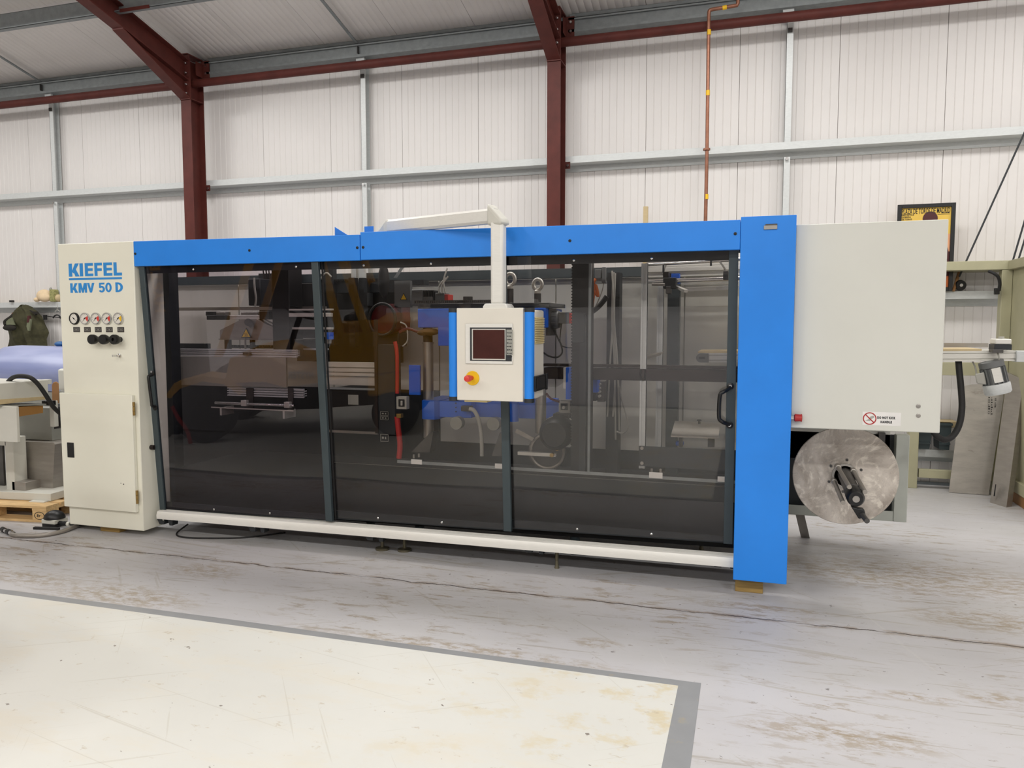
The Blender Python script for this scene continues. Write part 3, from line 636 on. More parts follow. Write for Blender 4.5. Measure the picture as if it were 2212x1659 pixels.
# sliding doors
TN = 0.0682
def dy(z, o): return 4.515 + o + (1.975 - z) * TN
def slab(x0, x1, z0, z1, o0, o1, mb=None, m=0, sk0=0.0, sk1=0.0):
    mb = mb or MB()
    return mb.hexa([(x0, dy(z0, o0), z0), (x1, dy(z0, o0), z0 + sk0), (x1, dy(z0, o1), z0 + sk0), (x0, dy(z0, o1), z0), (x0, dy(z1, o0), z1), (x1, dy(z1, o0), z1), (x1, dy(z1, o1), z1), (x0, dy(z1, o1), z1)], m)
def pane_mesh(x0, x1, z0, z1, o, bow, nx=14, nz=8, th=.004, sk=0.0):
    vs = []; fs = []
    for side in (0, 1):
        for j in range(nz + 1):
            for i in range(nx + 1):
                s, t = i / nx, j / nz
                x = x0 + (x1 - x0) * s; z = z0 + sk * s * (1 - t) + (z1 - z0) * t
                vs.append((x, dy(z, o) + side * th + bow(s, t), z))
    N = (nx + 1) * (nz + 1)
    for j in range(nz):
        for i in range(nx):
            a = j * (nx + 1) + i; fs.append((a, a + 1, a + nx + 2, a + nx + 1)); fs.append((N + a, N + a + nx + 1, N + a + nx + 2, N + a + 1))
    for i in range(nx):
        for a, b in ((i, i + 1), (nz * (nx + 1) + i + 1, nz * (nx + 1) + i)): fs.append((a, N + a, N + b, b))
    for j in range(nz):
        for a, b in (((j + 1) * (nx + 1), j * (nx + 1)), (j * (nx + 1) + nx, (j + 1) * (nx + 1) + nx)): fs.append((a, N + a, N + b, b))
    m_ = MB(); m_.add(vs, fs); return m_
DOORS = ((-4.206, -2.746, 0.0, 'leftmost smoked sliding door with the handle on its left stile', 0), (-2.800, -1.455, 0.030, 'middle smoked sliding door behind the hanging console', 1), (-1.498, -0.080, 0.058, 'rightmost smoked sliding door with the black bow handle', 2))
for x0, x1, o, lb, k in DOORS:
    zb0 = .176 + sl(x0) + .3 * o; zb1 = .176 + sl(x1) + .3 * o
    d = thing('sliding_door', lb, 'door', ((x0 + x1) / 2, dy(zb0, o), zb0)); d.parent = mc; d.location = Vector(d.location) - mc.location; del d['category']
    if k == 0: build('stile', slab(x0, x0 + .046, zb0, 1.99, o, o + .028), 'stile', d, bev=.002)
    build('stile', slab(x1 - .052, x1, zb1, 1.99, o, o + .028), 'stile', d, bev=.002)
    gx0 = x0 + (.046 if k == 0 else .0); gx1 = x1 - .052
    amp = (0.004, 0.0028, 0.0015)[k]
    build('pane', pane_mesh(gx0, gx1, zb0 + .01, 1.985, o + .012, lambda s, t, A=amp: A * math.sin(math.pi * s) * math.sin(math.pi * min(1, t * 1.3)) * (0.4 + s), sk=zb1 - zb0), 'glassd' if k == 0 else 'glass', d)
    build('bottom_rail', slab(gx0, gx1, zb0, zb0 + .062, o + .019, o + .026, sk0=zb1 - zb0), 'dark', d)
    build('top_rail', slab(gx0, gx1, 1.925, 1.985, o + .019, o + .026), 'dark', d)
    sc_ = MB()
    spots = (((459, 1102), (580, 1112)), ((813, 1126), (951, 1136)), ((1245, 1157), (1406, 1171)))[k]
    for q in range(2):
        x = (((-3.728, -3.253), (-2.413, -1.943), (-1.028, -0.561))[k])[q]; z = zb0 + .028 + (zb1 - zb0) * (x - x0) / (x1 - x0)
        y = dy(z, o + .012); build('screw', MB().lathe([(.0075, 0), (.0075, .002), (.004, .004)], (x, y, z), (0, -1, 0), 12), 'chrome', d)
    for x in (((-3.746, -2.92), (-2.432, -1.956), (-1.034, -0.568))[k]):
        build('screw', MB().lathe([(.0075, 0), (.0075, .002), (.004, .004)], (x, dy(1.945, o + .012), 1.945), (0, -1, 0), 12), 'chrome', d)
    if k == 0:
        hx = x0 + .030; h = MB(); zt, zb = 1.205, 0.951
        for z in (zt, zb): h.lathe([(.020, 0), (.020, .006), (.011, .008)], (hx + .012, dy(z, 0), z), (0, -1, 0), 14)
        h.tube([(hx + .012, dy(zt, -.006), zt - .012), (hx + .006, dy(zt, -.030), zt - .018), (hx + .008, dy(zt, -.036), zt - .045), (hx + .010, dy(zb, -.036), zb + .045), (hx + .008, dy(zb, -.030), zb + .018), (hx + .012, dy(zb, -.006), zb + .010)], .0105, 10)
        build('handle', h, 'black', d); 
        for z in (zt, zb): build('screw', MB().cyl((hx + .012, dy(z, -.006), z + .012), (hx + .012, dy(z, -.013), z + .012), .008, 10), 'chrome', d)
    if k == 2:
        hx = x1 - .030; h = MB(); zt, zb = 1.201, 0.973; hl = -0.166
        for z in (zt, zb): h.lathe([(.020, 0), (.020, .008), (.011, .012)], (hx, dy(z, o), z), (0, -1, 0), 14)
        h.tube([(hx, dy(zt, o - .008), zt - .004), (hx - .02, dy(zt, o - .03), zt - .022), (hl + .02, dy(zt, o - .045), zt - .030), (hl, dy(zt, o - .05), zt - .055), (hl - .003, dy(zb, o - .05), zb + .05), (hl + .017, dy(zb, o - .045), zb + .022), (hx - .02, dy(zb, o - .03), zb + .012), (hx, dy(zb, o - .008), zb + .004)], .0115, 10)
        build('handle', h, 'black', d)
        for z in (zt, zb): build('screw', MB().cyl((hx, dy(z, o - .008), z), (hx, dy(z, o - .016), z), .009, 10), 'chrome', d)
    if k == 1:
        build('gap_shade_strip', slab(x0 + .056, x0 + .066, zb0, 1.98, o + .004, o + .012), 'rubber', d)  # black strip put in for the shaded gap where the doors overlap
build('top_bracket', MB().prism([(-2.839, 2.10), (-2.839, 2.249), (-2.639, 2.13), (-2.639, 2.10)], 'y', 4.9, 4.908), 'blue', mc)
build('top_bracket', MB().box(-2.579, -2.511, 4.85, 4.858, 2.10, 2.237), 'blue', mc)

# ---- white end housing
eb = thing('end_housing', 'large off-white sheet metal housing overhanging the right end of the machine', 'housing', (.59, 5.2, .98))
eb0 = 0.977; eb1 = 2.108
build('shell', MB().box(.2225, 0.975, 4.58, 5.95, eb0, eb1), 'white', eb, bev=.005)
sx0, sx1, sz0, sz1 = 0.593,0.784,1.008,1.081
st = build('warning_sticker', MB().box(sx0, sx1, 4.5790, 4.5802, sz0, sz1), 'paper', eb, label='white do-not-kick sticker with red prohibition ring')
lt = MB(); letters(lt, 'DO NOT KICK', 0.667, 0.757, 1.044, 1.058, 4.5780, .05)
letters(lt, 'HANDLE', 0.684, 0.74, 1.021, 1.034, 4.5780, .05)
build('lettering', lt, 'ink', st)
cx_, cz_ = 0.629, 1.044
pr = MB().torus((cx_, 4.5788, cz_), (0, 1, 0), .0315, .0028, 28, 6).prism([(cx_ - .024, cz_ + .020), (cx_ - .020, cz_ + .024), (cx_ + .024, cz_ - .020), (cx_ + .020, cz_ - .024)], 'y', 4.5782, 4.5790)
build('prohibition_ring', pr, 'inkred', st)
ft = MB().prism([(cx_ - .022, cz_ - .012), (cx_ - .006, cz_ - .004), (cx_ + .004, cz_ + .012), (cx_ + .020, cz_ + .016), (cx_ + .022, cz_ + .006), (cx_ + .010, cz_ - .002), (cx_ + .002, cz_ - .014)], 'y', 4.5786, 4.5791)
build('boot_symbol', ft, 'cable', st)
for u, v in ((0, 0), (1, 0)):
    p = ((0.866,4.58,1.119), (0.868,4.58,1.068))[u]
    build('bolt', MB().lathe([(.012, 0), (.012, .002), (.007, .003), (.007, .008), (.004, .008)], p, (0, -1, 0), 12), 'steel', eb)

# ---- operator console on its swivel arm
oc = thing('operator_console', 'cream operator console with touch screen hanging from a white swivel arm', 'control panel', (-1.44, 4.32, 1.13))
bx0, bx1 = -1.636, -1.234
build('housing', MB().box(-1.655, -1.186, 4.20, 4.462, 1.128, 1.642), 'cream2', oc, bev=.010)
build('front_plate', MB().box(bx0, bx1, 4.180, 4.205, 1.118, 1.652), 'cream2', oc, bev=.004)
for a, b in ((-1.691, -1.640), (-1.230, -1.180)):
    n = []
    for q in range(9):
        t = math.pi * q / 8; n.append(((a + b) / 2 + (b - a) / 2 * math.cos(t), 4.20 - .022 * math.sin(t)))
    n = [(b, 4.23)] + n + [(a, 4.23)]
    build('corner_profile', MB().prism(n, 'z', 1.136, 1.628), 'blue', oc)
    for z0, z1 in ((1.112, 1.136), (1.628, 1.652)): build('end_cap', MB().prism([((p[0] - (a + b) / 2) * 1.04 + (a + b) / 2, p[1]) for p in n], 'z', z0, z1), 'dark', oc)
px0, px1, pz0, pz1 = -1.579,-1.293,1.332,1.563
sc0 = build('display_bezel', MB().box(px0, px1, 4.170, 4.181, pz0, pz1), 'aluw', oc, bev=.003)
build('keypad_field', MB().box(-1.549, px1 - .004, 4.1685, 4.1715, 1.349, 1.541), 'dark', sc0)
build('screen_frame', MB().box(-1.537, -1.333, 4.1665, 4.169, 1.355, 1.533), 'alu', sc0, bev=.001)
build('screen', MB().box(-1.53, -1.338, 4.1655, 4.1675, 1.362, 1.528), 'screen', sc0)
nx0, nx1, nz0, nz1 = -1.328,-1.291,1.385,1.529
nt = build('handwritten_note', MB().box(nx0, nx1, 4.1672, 4.169, nz0, nz1), 'slate', sc0)
ln = MB(); random.seed(3)
for q in range(8):
    z = nz1 - .018 - q * .0195; xx = nx0 + .003
    while xx < nx1 - .008:
        L = random.uniform(.004, .010); ln.box(xx, min(xx + L, nx1 - .003), 4.1666, 4.1673, z - random.uniform(.001, .003), z + random.uniform(.001, .004)); xx += L + .002
build('scrawl', ln, 'ink', sc0)
ex, ez = -1.538, 1.248
es = build('emergency_stop_collar', MB().lathe([(.042, 0), (.042, .003), (.0405, .005)], (ex, 4.18, ez), (0, -1, 0), 32), 'yellow', oc)
build('emergency_stop_button', MB().lathe([(.013, 0), (.013, .035), (.018, .038), (.0195, .05), (.0195, .075), (.016, .084), (.010, .087)], (ex - .004, 4.176, ez + .002), (0, -1, 0), 24), 'reds', oc)
# side: vent and connector
vy0, vy1 = 4.24, 4.43; vz0, vz1 = 1.445, 1.60
build('vent_frame', MB().box(-1.188, -1.182, vy0, vy1, vz0, vz1), 'grille', oc)
for q in range(15):
    z = vz0 + .006 + q * .0101; build('vent_slat', MB().hexa([(-1.183, vy0, z), (-1.174, vy0, z - .001), (-1.174, vy1, z - .001), (-1.183, vy1, z), (-1.183, vy0, z + .006), (-1.174, vy0, z + .004), (-1.174, vy1, z + .004), (-1.183, vy1, z + .006)]), 'grille', oc)
build('drive_cover', MB().box(-1.190, -1.168, 4.215, 4.455, 1.175, 1.262).box(-1.170, -1.160, 4.43, 4.46, 1.17, 1.268).box(-1.168, -1.164, 4.24, 4.41, 1.19, 1.25, 1), ['black', 'rubber'], oc, bev=.003)
build('bottom_vent', MB().box(-1.60, -1.46, 4.21, 4.40, 1.105, 1.128), 'grille', oc)
# arm
xe = -1.425; aw = (-1.385 - -1.462) / 2
build('mounting_foot', MB().prism([(xe - .075, 1.642), (xe - .075, 1.662), (xe - .062, 1.680), (xe + .062, 1.680), (xe + .075, 1.662), (xe + .075, 1.642)], 'y', 4.25, 4.39), 'aluw', oc, bev=.006)
build('drop_tube', MB().box(xe - aw, xe + aw, 4.28, 4.36, 1.675, 2.167), 'aluw', oc, bev=.014)
E_ = Vector((xe, 4.32, 2.192)); L_ = Vector((-2.281, 4.64, 2.198))
dd = (L_ - E_); dd.z = 0; dd.normalize(); nn = Vector((-dd.y, dd.x, 0)); hh = .047
def armsec(p, w=.034, h=.043):
    return [p + nn * a + Vector((0, 0, b)) for a, b in ((-w, -h + .014), (-w + .014, -h), (w - .014, -h), (w, -h + .014), (w, h - .014), (w - .014, h), (-w + .014, h), (-w, h - .014))]
build('arm_tube', MB().strip(armsec(E_ + dd * .02), armsec(L_)), 'aluw', oc)
# elbow casting: wedge with a slanting cap
el = MB()
def sec(p, w, h, tz=0): return [p + nn * a + Vector((0, 0, b + tz)) for a, b in ((-w, -h), (w, -h), (w, h), (-w, h))]
q0 = E_ + dd * .055; q1 = E_ - dd * .052
el.hexa([q0 + nn * -.046 + Vector((0, 0, -.058)), q1 + nn * -.046 + Vector((0, 0, -.058)), q1 + nn * .046 + Vector((0, 0, -.058)), q0 + nn * .046 + Vector((0, 0, -.058)),
         q0 + nn * -.046 + Vector((0, 0, .072)), q1 + nn * -.046 + Vector((0, 0, -.028)), q1 + nn * .046 + Vector((0, 0, -.028)), q0 + nn * .046 + Vector((0, 0, .072))])
build('elbow_joint', el, 'cast', oc, bev=.020)
bs = MB(); q0 = L_ - dd * .01; q1 = L_ + dd * .10
bs.hexa([q0 + nn * -.046 + Vector((0, 0, -.16)), q1 + nn * -.046 + Vector((0, 0, -.16)), q1 + nn * .046 + Vector((0, 0, -.16)), q0 + nn * .046 + Vector((0, 0, -.16)),
         q0 + nn * -.046 + Vector((0, 0, .055)), q1 + nn * -.046 + Vector((0, 0, -.035)), q1 + nn * .046 + Vector((0, 0, -.035)), q0 + nn * .046 + Vector((0, 0, .055))])
build('base_joint', bs, 'cast', oc, bev=.022)

# ================================================================== inside the machine
# ---- heating station (left door)
hs = thing('heating_station', 'grey heater carriage with a hot-surface triangle, behind the leftmost door', 'heater', (-4.0, 5.1, 1.1))
def bx(name, b, mat, par, bev=0.0, label=None): return build(name, MB().box(*b), mat, par, bev=bev, label=label)
bx('upper_rail', (-4.521,-3.117,5.2,5.24,1.674,1.699), 'stain', hs)
bx('cross_tube', (-3.956,-3.613,5.12,5.17,1.6,1.633), 'aluw', hs, .004)
for b in ((-4.117,-4.038,5.1,5.18,1.63,1.663), (-4.077,-3.905,5.06,5.12,1.597,1.633), (-3.609,-3.518,5.08,5.15,1.599,1.663)): bx('clamp', b, 'black', hs, .004)
bx('clamp_body', (-4.021,-3.935,5.1,5.17,1.633,1.659), 'steel', hs, .004)
bx('clamp_body', (-3.82,-3.668,5.14,5.2,1.626,1.658), 'steel', hs, .004)
hp = [(-3.987,5.1,1.517), (-3.792,5.1,1.598), (-3.653,5.1,1.603), (-3.502,5.1,1.539), (-3.504,5.1,1.447), (-3.989,5.1,1.445)]
build('heater_hood', MB().strip(hp, [(p[0], 5.5, p[2]) for p in hp]), 'stain', hs)
bx('hood_lip', (-3.986,-3.288,5.08,5.5,1.442,1.451), 'steel', hs)
t0, t1, t2 = (-3.782,5.09,1.46), (-3.694,5.09,1.461), (-3.736,5.09,1.534)
tg = build('warning_triangle', MB().prism([(t0[0], t0[2]), (t1[0], t1[2]), (t2[0], t2[2])], 'y', 5.088, 5.094), 'ink', hs, label='black bordered yellow hot-surface triangle')
cxx = (t0[0] + t1[0] + t2[0]) / 3; czz = (t0[2] + t1[2] + t2[2]) / 3
build('triangle_field', MB().prism([(cxx + (p[0] - cxx) * .82, czz + (p[2] - czz) * .82) for p in (t0, t1, t2)], 'y', 5.0865, 5.088), 'yellow', tg)
hw = MB()
for q in (-.010, 0, .010): hw.tube([(cxx + q, 5.086, czz - .012), (cxx + q + .004, 5.086, czz - .004), (cxx + q - .003, 5.086, czz + .004), (cxx + q + .002, 5.086, czz + .012)], .0014, 6)
hw.box(cxx - .016, cxx + .016, 5.0855, 5.087, czz - .017, czz - .015)
build('heat_symbol', hw, 'ink', tg)
bx('sign_post', (-3.735,-3.724,5.06,5.07,1.336,1.461), 'steel', hs)
for b in ((-4.103,-4.063,5.3,5.34,1.32,1.441), (-3.86,-3.838,5.3,5.34,1.323,1.442)): bx('hood_leg', b, 'steeld', hs)
pulley = build('hood_pulley', MB().cyl((-3.718,5.09,1.579), (-3.688,5.05,1.578), .028, 18).cyl((-3.693,5.09,1.557), (-3.671,5.06,1.557), .02, 16), 'steeld', hs)
pr_ = MB(); x0_, x1_ = -4.339, -3.225
z_ = 1.316; zt_ = 1.373
for a, b in ((0, .2), (.34, .5), (.62, .76), (.86, 1)): pr_.box(x0_, x1_, 4.98, 5.03, z_ + (zt_ - z_) * a, z_ + (zt_ - z_) * b)
pr_.box(x0_, x1_, 5.0, 5.03, z_, zt_)
build('profile_rail', pr_, 'galv', hs)
bx('rail_clamp', (-3.672,-3.614,4.95,4.99,1.327,1.355), 'steeld', hs, .004)
bx('cable_tray', (-4.79,-4.445,5.5,5.56,1.355,1.399), 'dark', hs)
tb = MB(); xa, xb = -4.166, -3.668; za = 1.379
for q in range(26): tb.box(xa + (xb - xa) * q / 26, xa + (xb - xa) * (q + .55) / 26, 5.4, 5.42, za, za + .014)
tb.box(xa, xb, 5.4, 5.42, za - .012, za); build('toothed_belt', tb, 'rubber', hs)
bx('lower_cover', (-4.315,-3.309,4.97,4.99,1.087,1.314), 'slate', hs, .003)
pr_ = MB(); x0_, x1_ = -3.857, -3.186; z_ = 1.013; zt_ = 1.08
for a, b in ((0, .14), (.26, .4), (.52, .66), (.8, 1)): pr_.box(x0_, x1_, 5.0, 5.05, z_ + (zt_ - z_) * a, z_ + (zt_ - z_) * b)
pr_.box(x0_, x1_, 5.02, 5.05, z_, zt_); build('profile_rail', pr_, 'galv', hs)
for u0, u1 in ((0, 0), (1, 1)):
    b = ((-3.679,-3.617,4.99,5,0.911,1.078), (-3.312,-3.268,4.99,5,0.923,1.087))[u0]; bx('hanger_plate', b, 'steeld', hs)
g0, g1 = (-3.915,4.93,0.962), (-3.218,4.93,0.962)
build('guide_rod', MB().cyl(g0, g1, .010, 12), 'chrome', hs)
for p in ((-3.648,4.93,0.968), (-3.273,4.93,0.966)): bx('rod_clamp', (p[0] - .022, p[0] + .022, 4.91, 4.95, p[2] - .022, p[2] + .022), 'alu', hs, .003)
build('tool_shelf', MB().hexa([(-3.93,4.9,0.926), (-3.207,4.9,0.921), (-3.306,5.05,0.902), (-4.051,5.05,0.907), (-3.93,4.9,0.935), (-3.207,4.9,0.931), (-3.305,5.05,0.912), (-4.05,5.05,0.916)]), 'alu', hs)
for p in ((-3.847,4.9,0.9), (-3.295,4.9,0.894)): bx('shelf_bracket', (p[0] - .008, p[0] + .008, 4.905, 5.05, p[2] - .03, p[2] + .03), 'alu', hs)
bx('drive_column', (-3.452,-3.303,5.02,5.2,1.313,1.985), 'black', hs, .004)
bx('upper_gearbox', (-3.9,-3.787,5.35,5.5,1.714,1.93), 'dark', hs, .006)
build('hose', MB().tube([(-3.804,5.3,1.934), (-3.802,5.3,1.86), (-3.792,5.3,1.768), (-3.802,5.3,1.705)], .008, 8), 'cable', hs)
for u, v in ((570, 0), (577, 0), (582, 0)):
    x = (-3.93, -3.902, -3.875)[(570, 577, 582).index(u)]
    build('cable', MB().tube([(x, 5.6, 2.022), (x + .012, 5.6, 1.895), (x - .004, 5.6, 1.76)], .006, 6), 'brownred', hs)
bx('crossbar', (-3.644,-3.163,5.3,5.34,1.361,1.375), 'galv', hs)
for b in ((-3.294,-2.935,5,5.03,1.664,1.676), (-3.295,-2.952,5,5.04,1.618,1.645), (-3.33,-2.968,5.05,5.08,1.524,1.54)): bx('linear_rail', b, 'alu', hs)
bx('rail_end_block', (-3.004,-2.924,4.96,5,1.617,1.644), 'alu', hs, .002)
bx('rear_dark_backing', (-3.99,-3.63,5.62,5.7,1.429,1.991), 'dark', hs); bx('rear_dark_backing', (-3.685,-2.713,5.7,5.74,1.251,1.9), 'black', hs)  # wider black plate is an added backing that darkens the view behind
# ---- electrics and red hose (left part of the middle door)
el = thing('switch_box', 'black electrical box with a pale label, low behind the middle door', 'box', (-2.75, 5.2, .5))
bx('body', (-3.012,-2.586,5,5.4,0.777,1.084), 'black', el, .004); bx('top_edge', (-2.995,-2.579,4.99,5.01,1.085,1.099), 'galvd', el); bx('bottom_edge', (-2.994,-2.569,4.99,5.01,0.765,0.783), 'steel', el)
bx('label_plate', (-2.809,-2.725,4.996,5,0.976,1.048), 'slate', el)
cp_ = thing('slotted_rails', 'stack of pale slotted aluminium rails above the black electrical box', 'rail', (-2.75, 5.0, .9))
for b in ((-2.994,-2.603,5.02,5.08,1.249,1.283), (-2.995,-2.604,5.02,5.08,1.215,1.241), (-2.995,-2.604,5.02,5.08,1.185,1.207), (-3.014,-2.62,5.05,5.08,1.114,1.176)): bx('rail', b, 'alu', cp_)
bx('mount_plate', (-3.023,-2.985,5,5.02,1.196,1.469), 'galvd', cp_)
bx('valve_body', (-3.024,-2.97,5,5.05,1.421,1.503), 'stain', cp_); bx('valve_coil', (-2.972,-2.945,4.99,5.04,1.452,1.503), 'blued', cp_)
pn = MB().box(*(-2.547,-2.409,4.95,5.05,0.776,1.416))
bp = solo('upright_plate', 'dark upright machine plate beside the red hose', 'plate', pn, 'dark')
bx('strip', (-2.563,-2.541,4.94,4.96,0.781,1.596), 'brownred', bp)
for v0, v1 in ((0, 0), (1, 1), (2, 2)):
    b = ((-2.519,-2.457,4.94,4.95,0.911,0.941), (-2.519,-2.457,4.94,4.95,0.881,0.907), (-2.521,-2.459,4.94,4.95,0.724,0.778))[v0]
    f_ = bx('notice_plate', b, 'ink', bp); q = MB()
    for a0, a1, c0, c1 in ((0, 1, .94, 1), (0, 1, 0, .06), (0, .03, 0, 1), (.97, 1, 0, 1), (.2, .42, .4, .65), (.6, .72, .35, .65)):
        q.box(b[0] + (b[1] - b[0]) * a0, b[0] + (b[1] - b[0]) * a1, 4.937, 4.94, b[4] + (b[5] - b[4]) * c0, b[4] + (b[5] - b[4]) * c1)
    build('notice_print', q, 'cable', f_)
mt = thing('red_motor', 'dark red round motor housing inside the machine, left of the blue press head', 'motor', (-2.6, 5.3, 1.5))
build('body', MB().lathe([(.10, 0), (.115, .01), (.12, .05), (.12, .2), (.10, .22)], (-2.651,5.25,1.599), (.15, 1, 0), 28), 'motorred', mt)
build('fan_shroud', MB().torus((-2.646,5.24,1.598), (.15, 1, 0), .118, .012, 32, 10), 'black', mt)
bx('gear_housing', (-2.599,-2.53,5.3,5.5,1.508,1.72), 'motorred', mt, .02)
bx('bracket', (-2.765,-2.54,5.3,5.45,1.396,1.501), 'black', mt, .01)
bx('post', (-3.236,-3.153,5.4,5.46,1.4,2.019), 'dark', mt)
bx('post', (-2.959,-2.911,5.3,5.36,1.393,1.918), 'black', mt)
bx('post', (-2.903,-2.863,5.36,5.42,1.6,1.92), 'dark', mt)
hd = thing('cable_hanger', 'dark upper cross plate with a row of chain teeth above the red motor', 'plate', (-2.9, 5.3, 1.8))
bx('plate', (-3.305,-2.615,5.45,5.6,1.811,1.905), 'dark', hd); tb = MB(); xa, xb = -3.297, -2.688; za = 1.909
for q in range(34): tb.box(xa + (xb - xa) * q / 34, xa + (xb - xa) * (q + .5) / 34, 5.42, 5.44, za - .008, za + .008)
build('chain', tb, 'rubber', hd)
bx('sheet', (-3.101,-2.976,5.6,5.62,1.83,2.019), 'galv', hd); build('cable', MB().tube([(-2.94,5.4,2.013), (-2.938,5.4,1.924), (-2.951,5.4,1.824)], .010, 8), 'cable', hd)
build('cable', MB().tube([(-3.2,5.3,1.915), (-3.171,5.3,1.95), (-3.142,5.3,1.957), (-3.107,5.3,1.928)], .006, 6), 'cable', hd)
build('oval_cover', MB().ball((-2.661,5.3,1.888), .042, .05, .13, 18, 12), 'rubber', hd)
bx('blue_box', (-2.925,-2.83,5.35,5.45,1.707,1.806), 'dark', hd)
rh = thing('red_hose', 'red flexible hose running down beside a grey switch, behind the middle door', 'hose', (-2.5, 4.95, .5))
build('upper_run', MB().tube([(-2.395,4.93,1.44), (-2.381,4.93,1.368), (-2.379,4.93,1.238), (-2.382,4.93,1.074)], .014, 10), 'hosered', rh)
build('lower_run', MB().tube([(-2.384,4.93,0.909), (-2.377,4.93,0.827), (-2.364,4.93,0.711), (-2.373,4.93,0.611)], .020, 10), 'hosered', rh)
bx('coupling', (-2.381,-2.345,4.91,4.95,0.902,0.932), 'brass', rh, .002)
sw = thing('isolator_switch', 'small pale isolator box with a black square knob beside the red hose', 'switch', (-2.354,4.93,0.963))
bx('box', (-2.385,-2.306,4.92,4.97,0.964,1.053), 'cable', sw, .003); bx('knob_plate', (-2.365,-2.32,4.912,4.92,0.983,1.035), 'ink', sw, .002); bx('knob', (-2.343,-2.329,4.9,4.912,0.992,1.025), 'cable', sw, .002)
# ---- forming press
ps = thing('forming_press', 'blue forming press with steel columns behind the hanging console', 'press', (-1.7, 5.1, .5))
bx('upper_platen', (-2.26,-1.325,5.02,5.5,1.537,1.671), 'blued', ps, .006)
bx('platen_step', (-2.097,-2.006,5,5.1,1.411,1.544), 'blued', ps, .004)
bx('top_plate', (-2.257,-1.302,5.04,5.5,1.678,1.706), 'dark', ps, .003)
tb = MB(); xa, xb = -2.281, -1.709; za = 1.718
for q in range(40): tb.box(xa + (xb - xa) * q / 40, xa + (xb - xa) * (q + .55) / 40, 5.01, 5.03, za - .010, za + .010)
tb.box(xa, xb, 5.012, 5.028, za + .006, za + .011); tb.box(xa, xb, 5.012, 5.028, za - .011, za - .006); build('drive_chain', tb, 'steeld', ps)
for q in (((-2.212,5.1,1.682)), ((-1.909,5.1,1.68))):
    build('sprocket', MB().cyl((q[0], 5.1, q[2] - .01), (q[0], 5.1, q[2] + .02), .075, 24).cyl((q[0], 5.1, q[2] + .02), (q[0], 5.1, q[2] + .075), .034, 18), 'steeld', ps)
for a, b in ((((-2.208,5.08,1.434)), ((-2.214,5.08,0.747))), (((-1.372,5.08,1.183)), ((-1.381,5.08,0.815)))):
    build('guide_column', MB().cyl((a[0], 5.08, a[2]), (a[0], 5.08, b[2]), .038, 24).cyl((a[0], 5.08, a[2]), (a[0], 5.08, a[2] - .012), .043, 24), 'steel', ps)
    if a[2] > 1.4: build('column_collar', MB().cyl((a[0], 5.08, a[2]), (a[0], 5.08, a[2] + .11), .034, 20), 'brownred', ps)
lp = MB(); b = (-2.234,-2.1,4.98,5.4,0.891,1.023); lp.prism([(b[0], 5.06), (b[0] + .012, 5.0), (b[0] + .04, 4.98), (b[1] - .02, 4.98), (b[1], 5.03), (b[1], 5.4), (b[0], 5.4)], 'z', b[4], b[5])
build('lower_platen', lp, 'blued', ps)
bx('platen_bar', (-2.121,-1.862,5.03,5.4,0.905,1.02), 'blued', ps, .004); bx('platen_bar', (-1.895,-1.346,5.12,5.5,0.905,1.019), 'blued', ps, .004)
build('bush', MB().cyl((-1.553, 5.04, 0.893), (-1.553, 5.04, 1.021), .034, 22), 'blued', ps)
for q in range(3):
    p = (((-1.976,5.03,1.007)), ((-1.976,5.03,0.978)), ((-1.976,5.03,0.948)))[q]; build('screw', MB().cyl(p, (p[0], 5.024, p[2]), .005, 8), 'ink', ps)
bl = bx('side_bracket', (-2.314,-2.229,4.98,5,1.062,1.273), 'blued', ps, .002)
br_ = bx('side_bracket', (-1.154,-1.108,4.9,5,1.069,1.279), 'blued', ps, .002)
bx('bracket_edge', (-1.175,-1.157,4.92,5,1.137,1.277), 'alu', ps, .001)
for (u, q, w_) in ((0, 0, 0), (1, 0, 0)):
    p = (((-1.598,5.1,1.818)), ((-1.401,5.1,1.783)))[u]; r_ = (.040, .036)[u]
    ey = build('eye_bolt', MB().torus((p[0], 5.1, p[2] + r_ + .012), (.35, 1, 0), r_, .0125, 30, 10).lathe([(.024, -.012), (.024, .004), (.016, .014)], (p[0], 5.1, p[2]), (0, 0, 1), 18), 'alu', ps)
    b2 = (((-1.605,5.1,1.706)), ((-1.401,5.1,1.695)))[u]
    build('bolt_post', MB().cyl((p[0], 5.1, p[2] - .012), (p[0], 5.1, b2[2]), .024, 14), 'steeld', ps)
gm = bx('gear_box', (-2.391,-2.295,5.2,5.35,1.699,1.817), 'pinkgrey', ps, .008)
fn = MB(); b = (-2.295,-2.208,5.2,5.32,1.715,1.809)
for q in range(7): fn.box(b[0] + (b[1] - b[0]) * q / 7, b[0] + (b[1] - b[0]) * (q + .55) / 7, b[2], b[3], b[4], b[5])
fn.box(b[0], b[1], b[2] + .02, b[3], b[4] + .01, b[5] - .01); build('finned_motor', fn, 'black', ps)
bx('motor_box', (-2.183,-2.112,5.16,5.26,1.726,1.786), 'pinkgrey', ps, .004); bx('red_cap', (-2.112,-2.083,5.16,5.26,1.726,1.775), 'reds', ps, .003)
bx('motor_flange', (-1.343,-1.317,5.1,5.3,1.484,1.67), 'steeld', ps, .002)
fc = (-1.343,5.2,1.595); ft_ = MB().lathe([(.055, 0), (.06, .01), (.06, .07), (.045, .085)], (fc[0], 5.2, fc[2]), (1, 0, 0), 20)
for q in range(9):
    a = 2 * math.pi * q / 9; ft_.box(fc[0] + .008, fc[0] + .06, 5.2 + math.cos(a) * .056, 5.2 + math.cos(a) * .066, fc[2] + math.sin(a) * .062 - .003, fc[2] + math.sin(a) * .062 + .003)
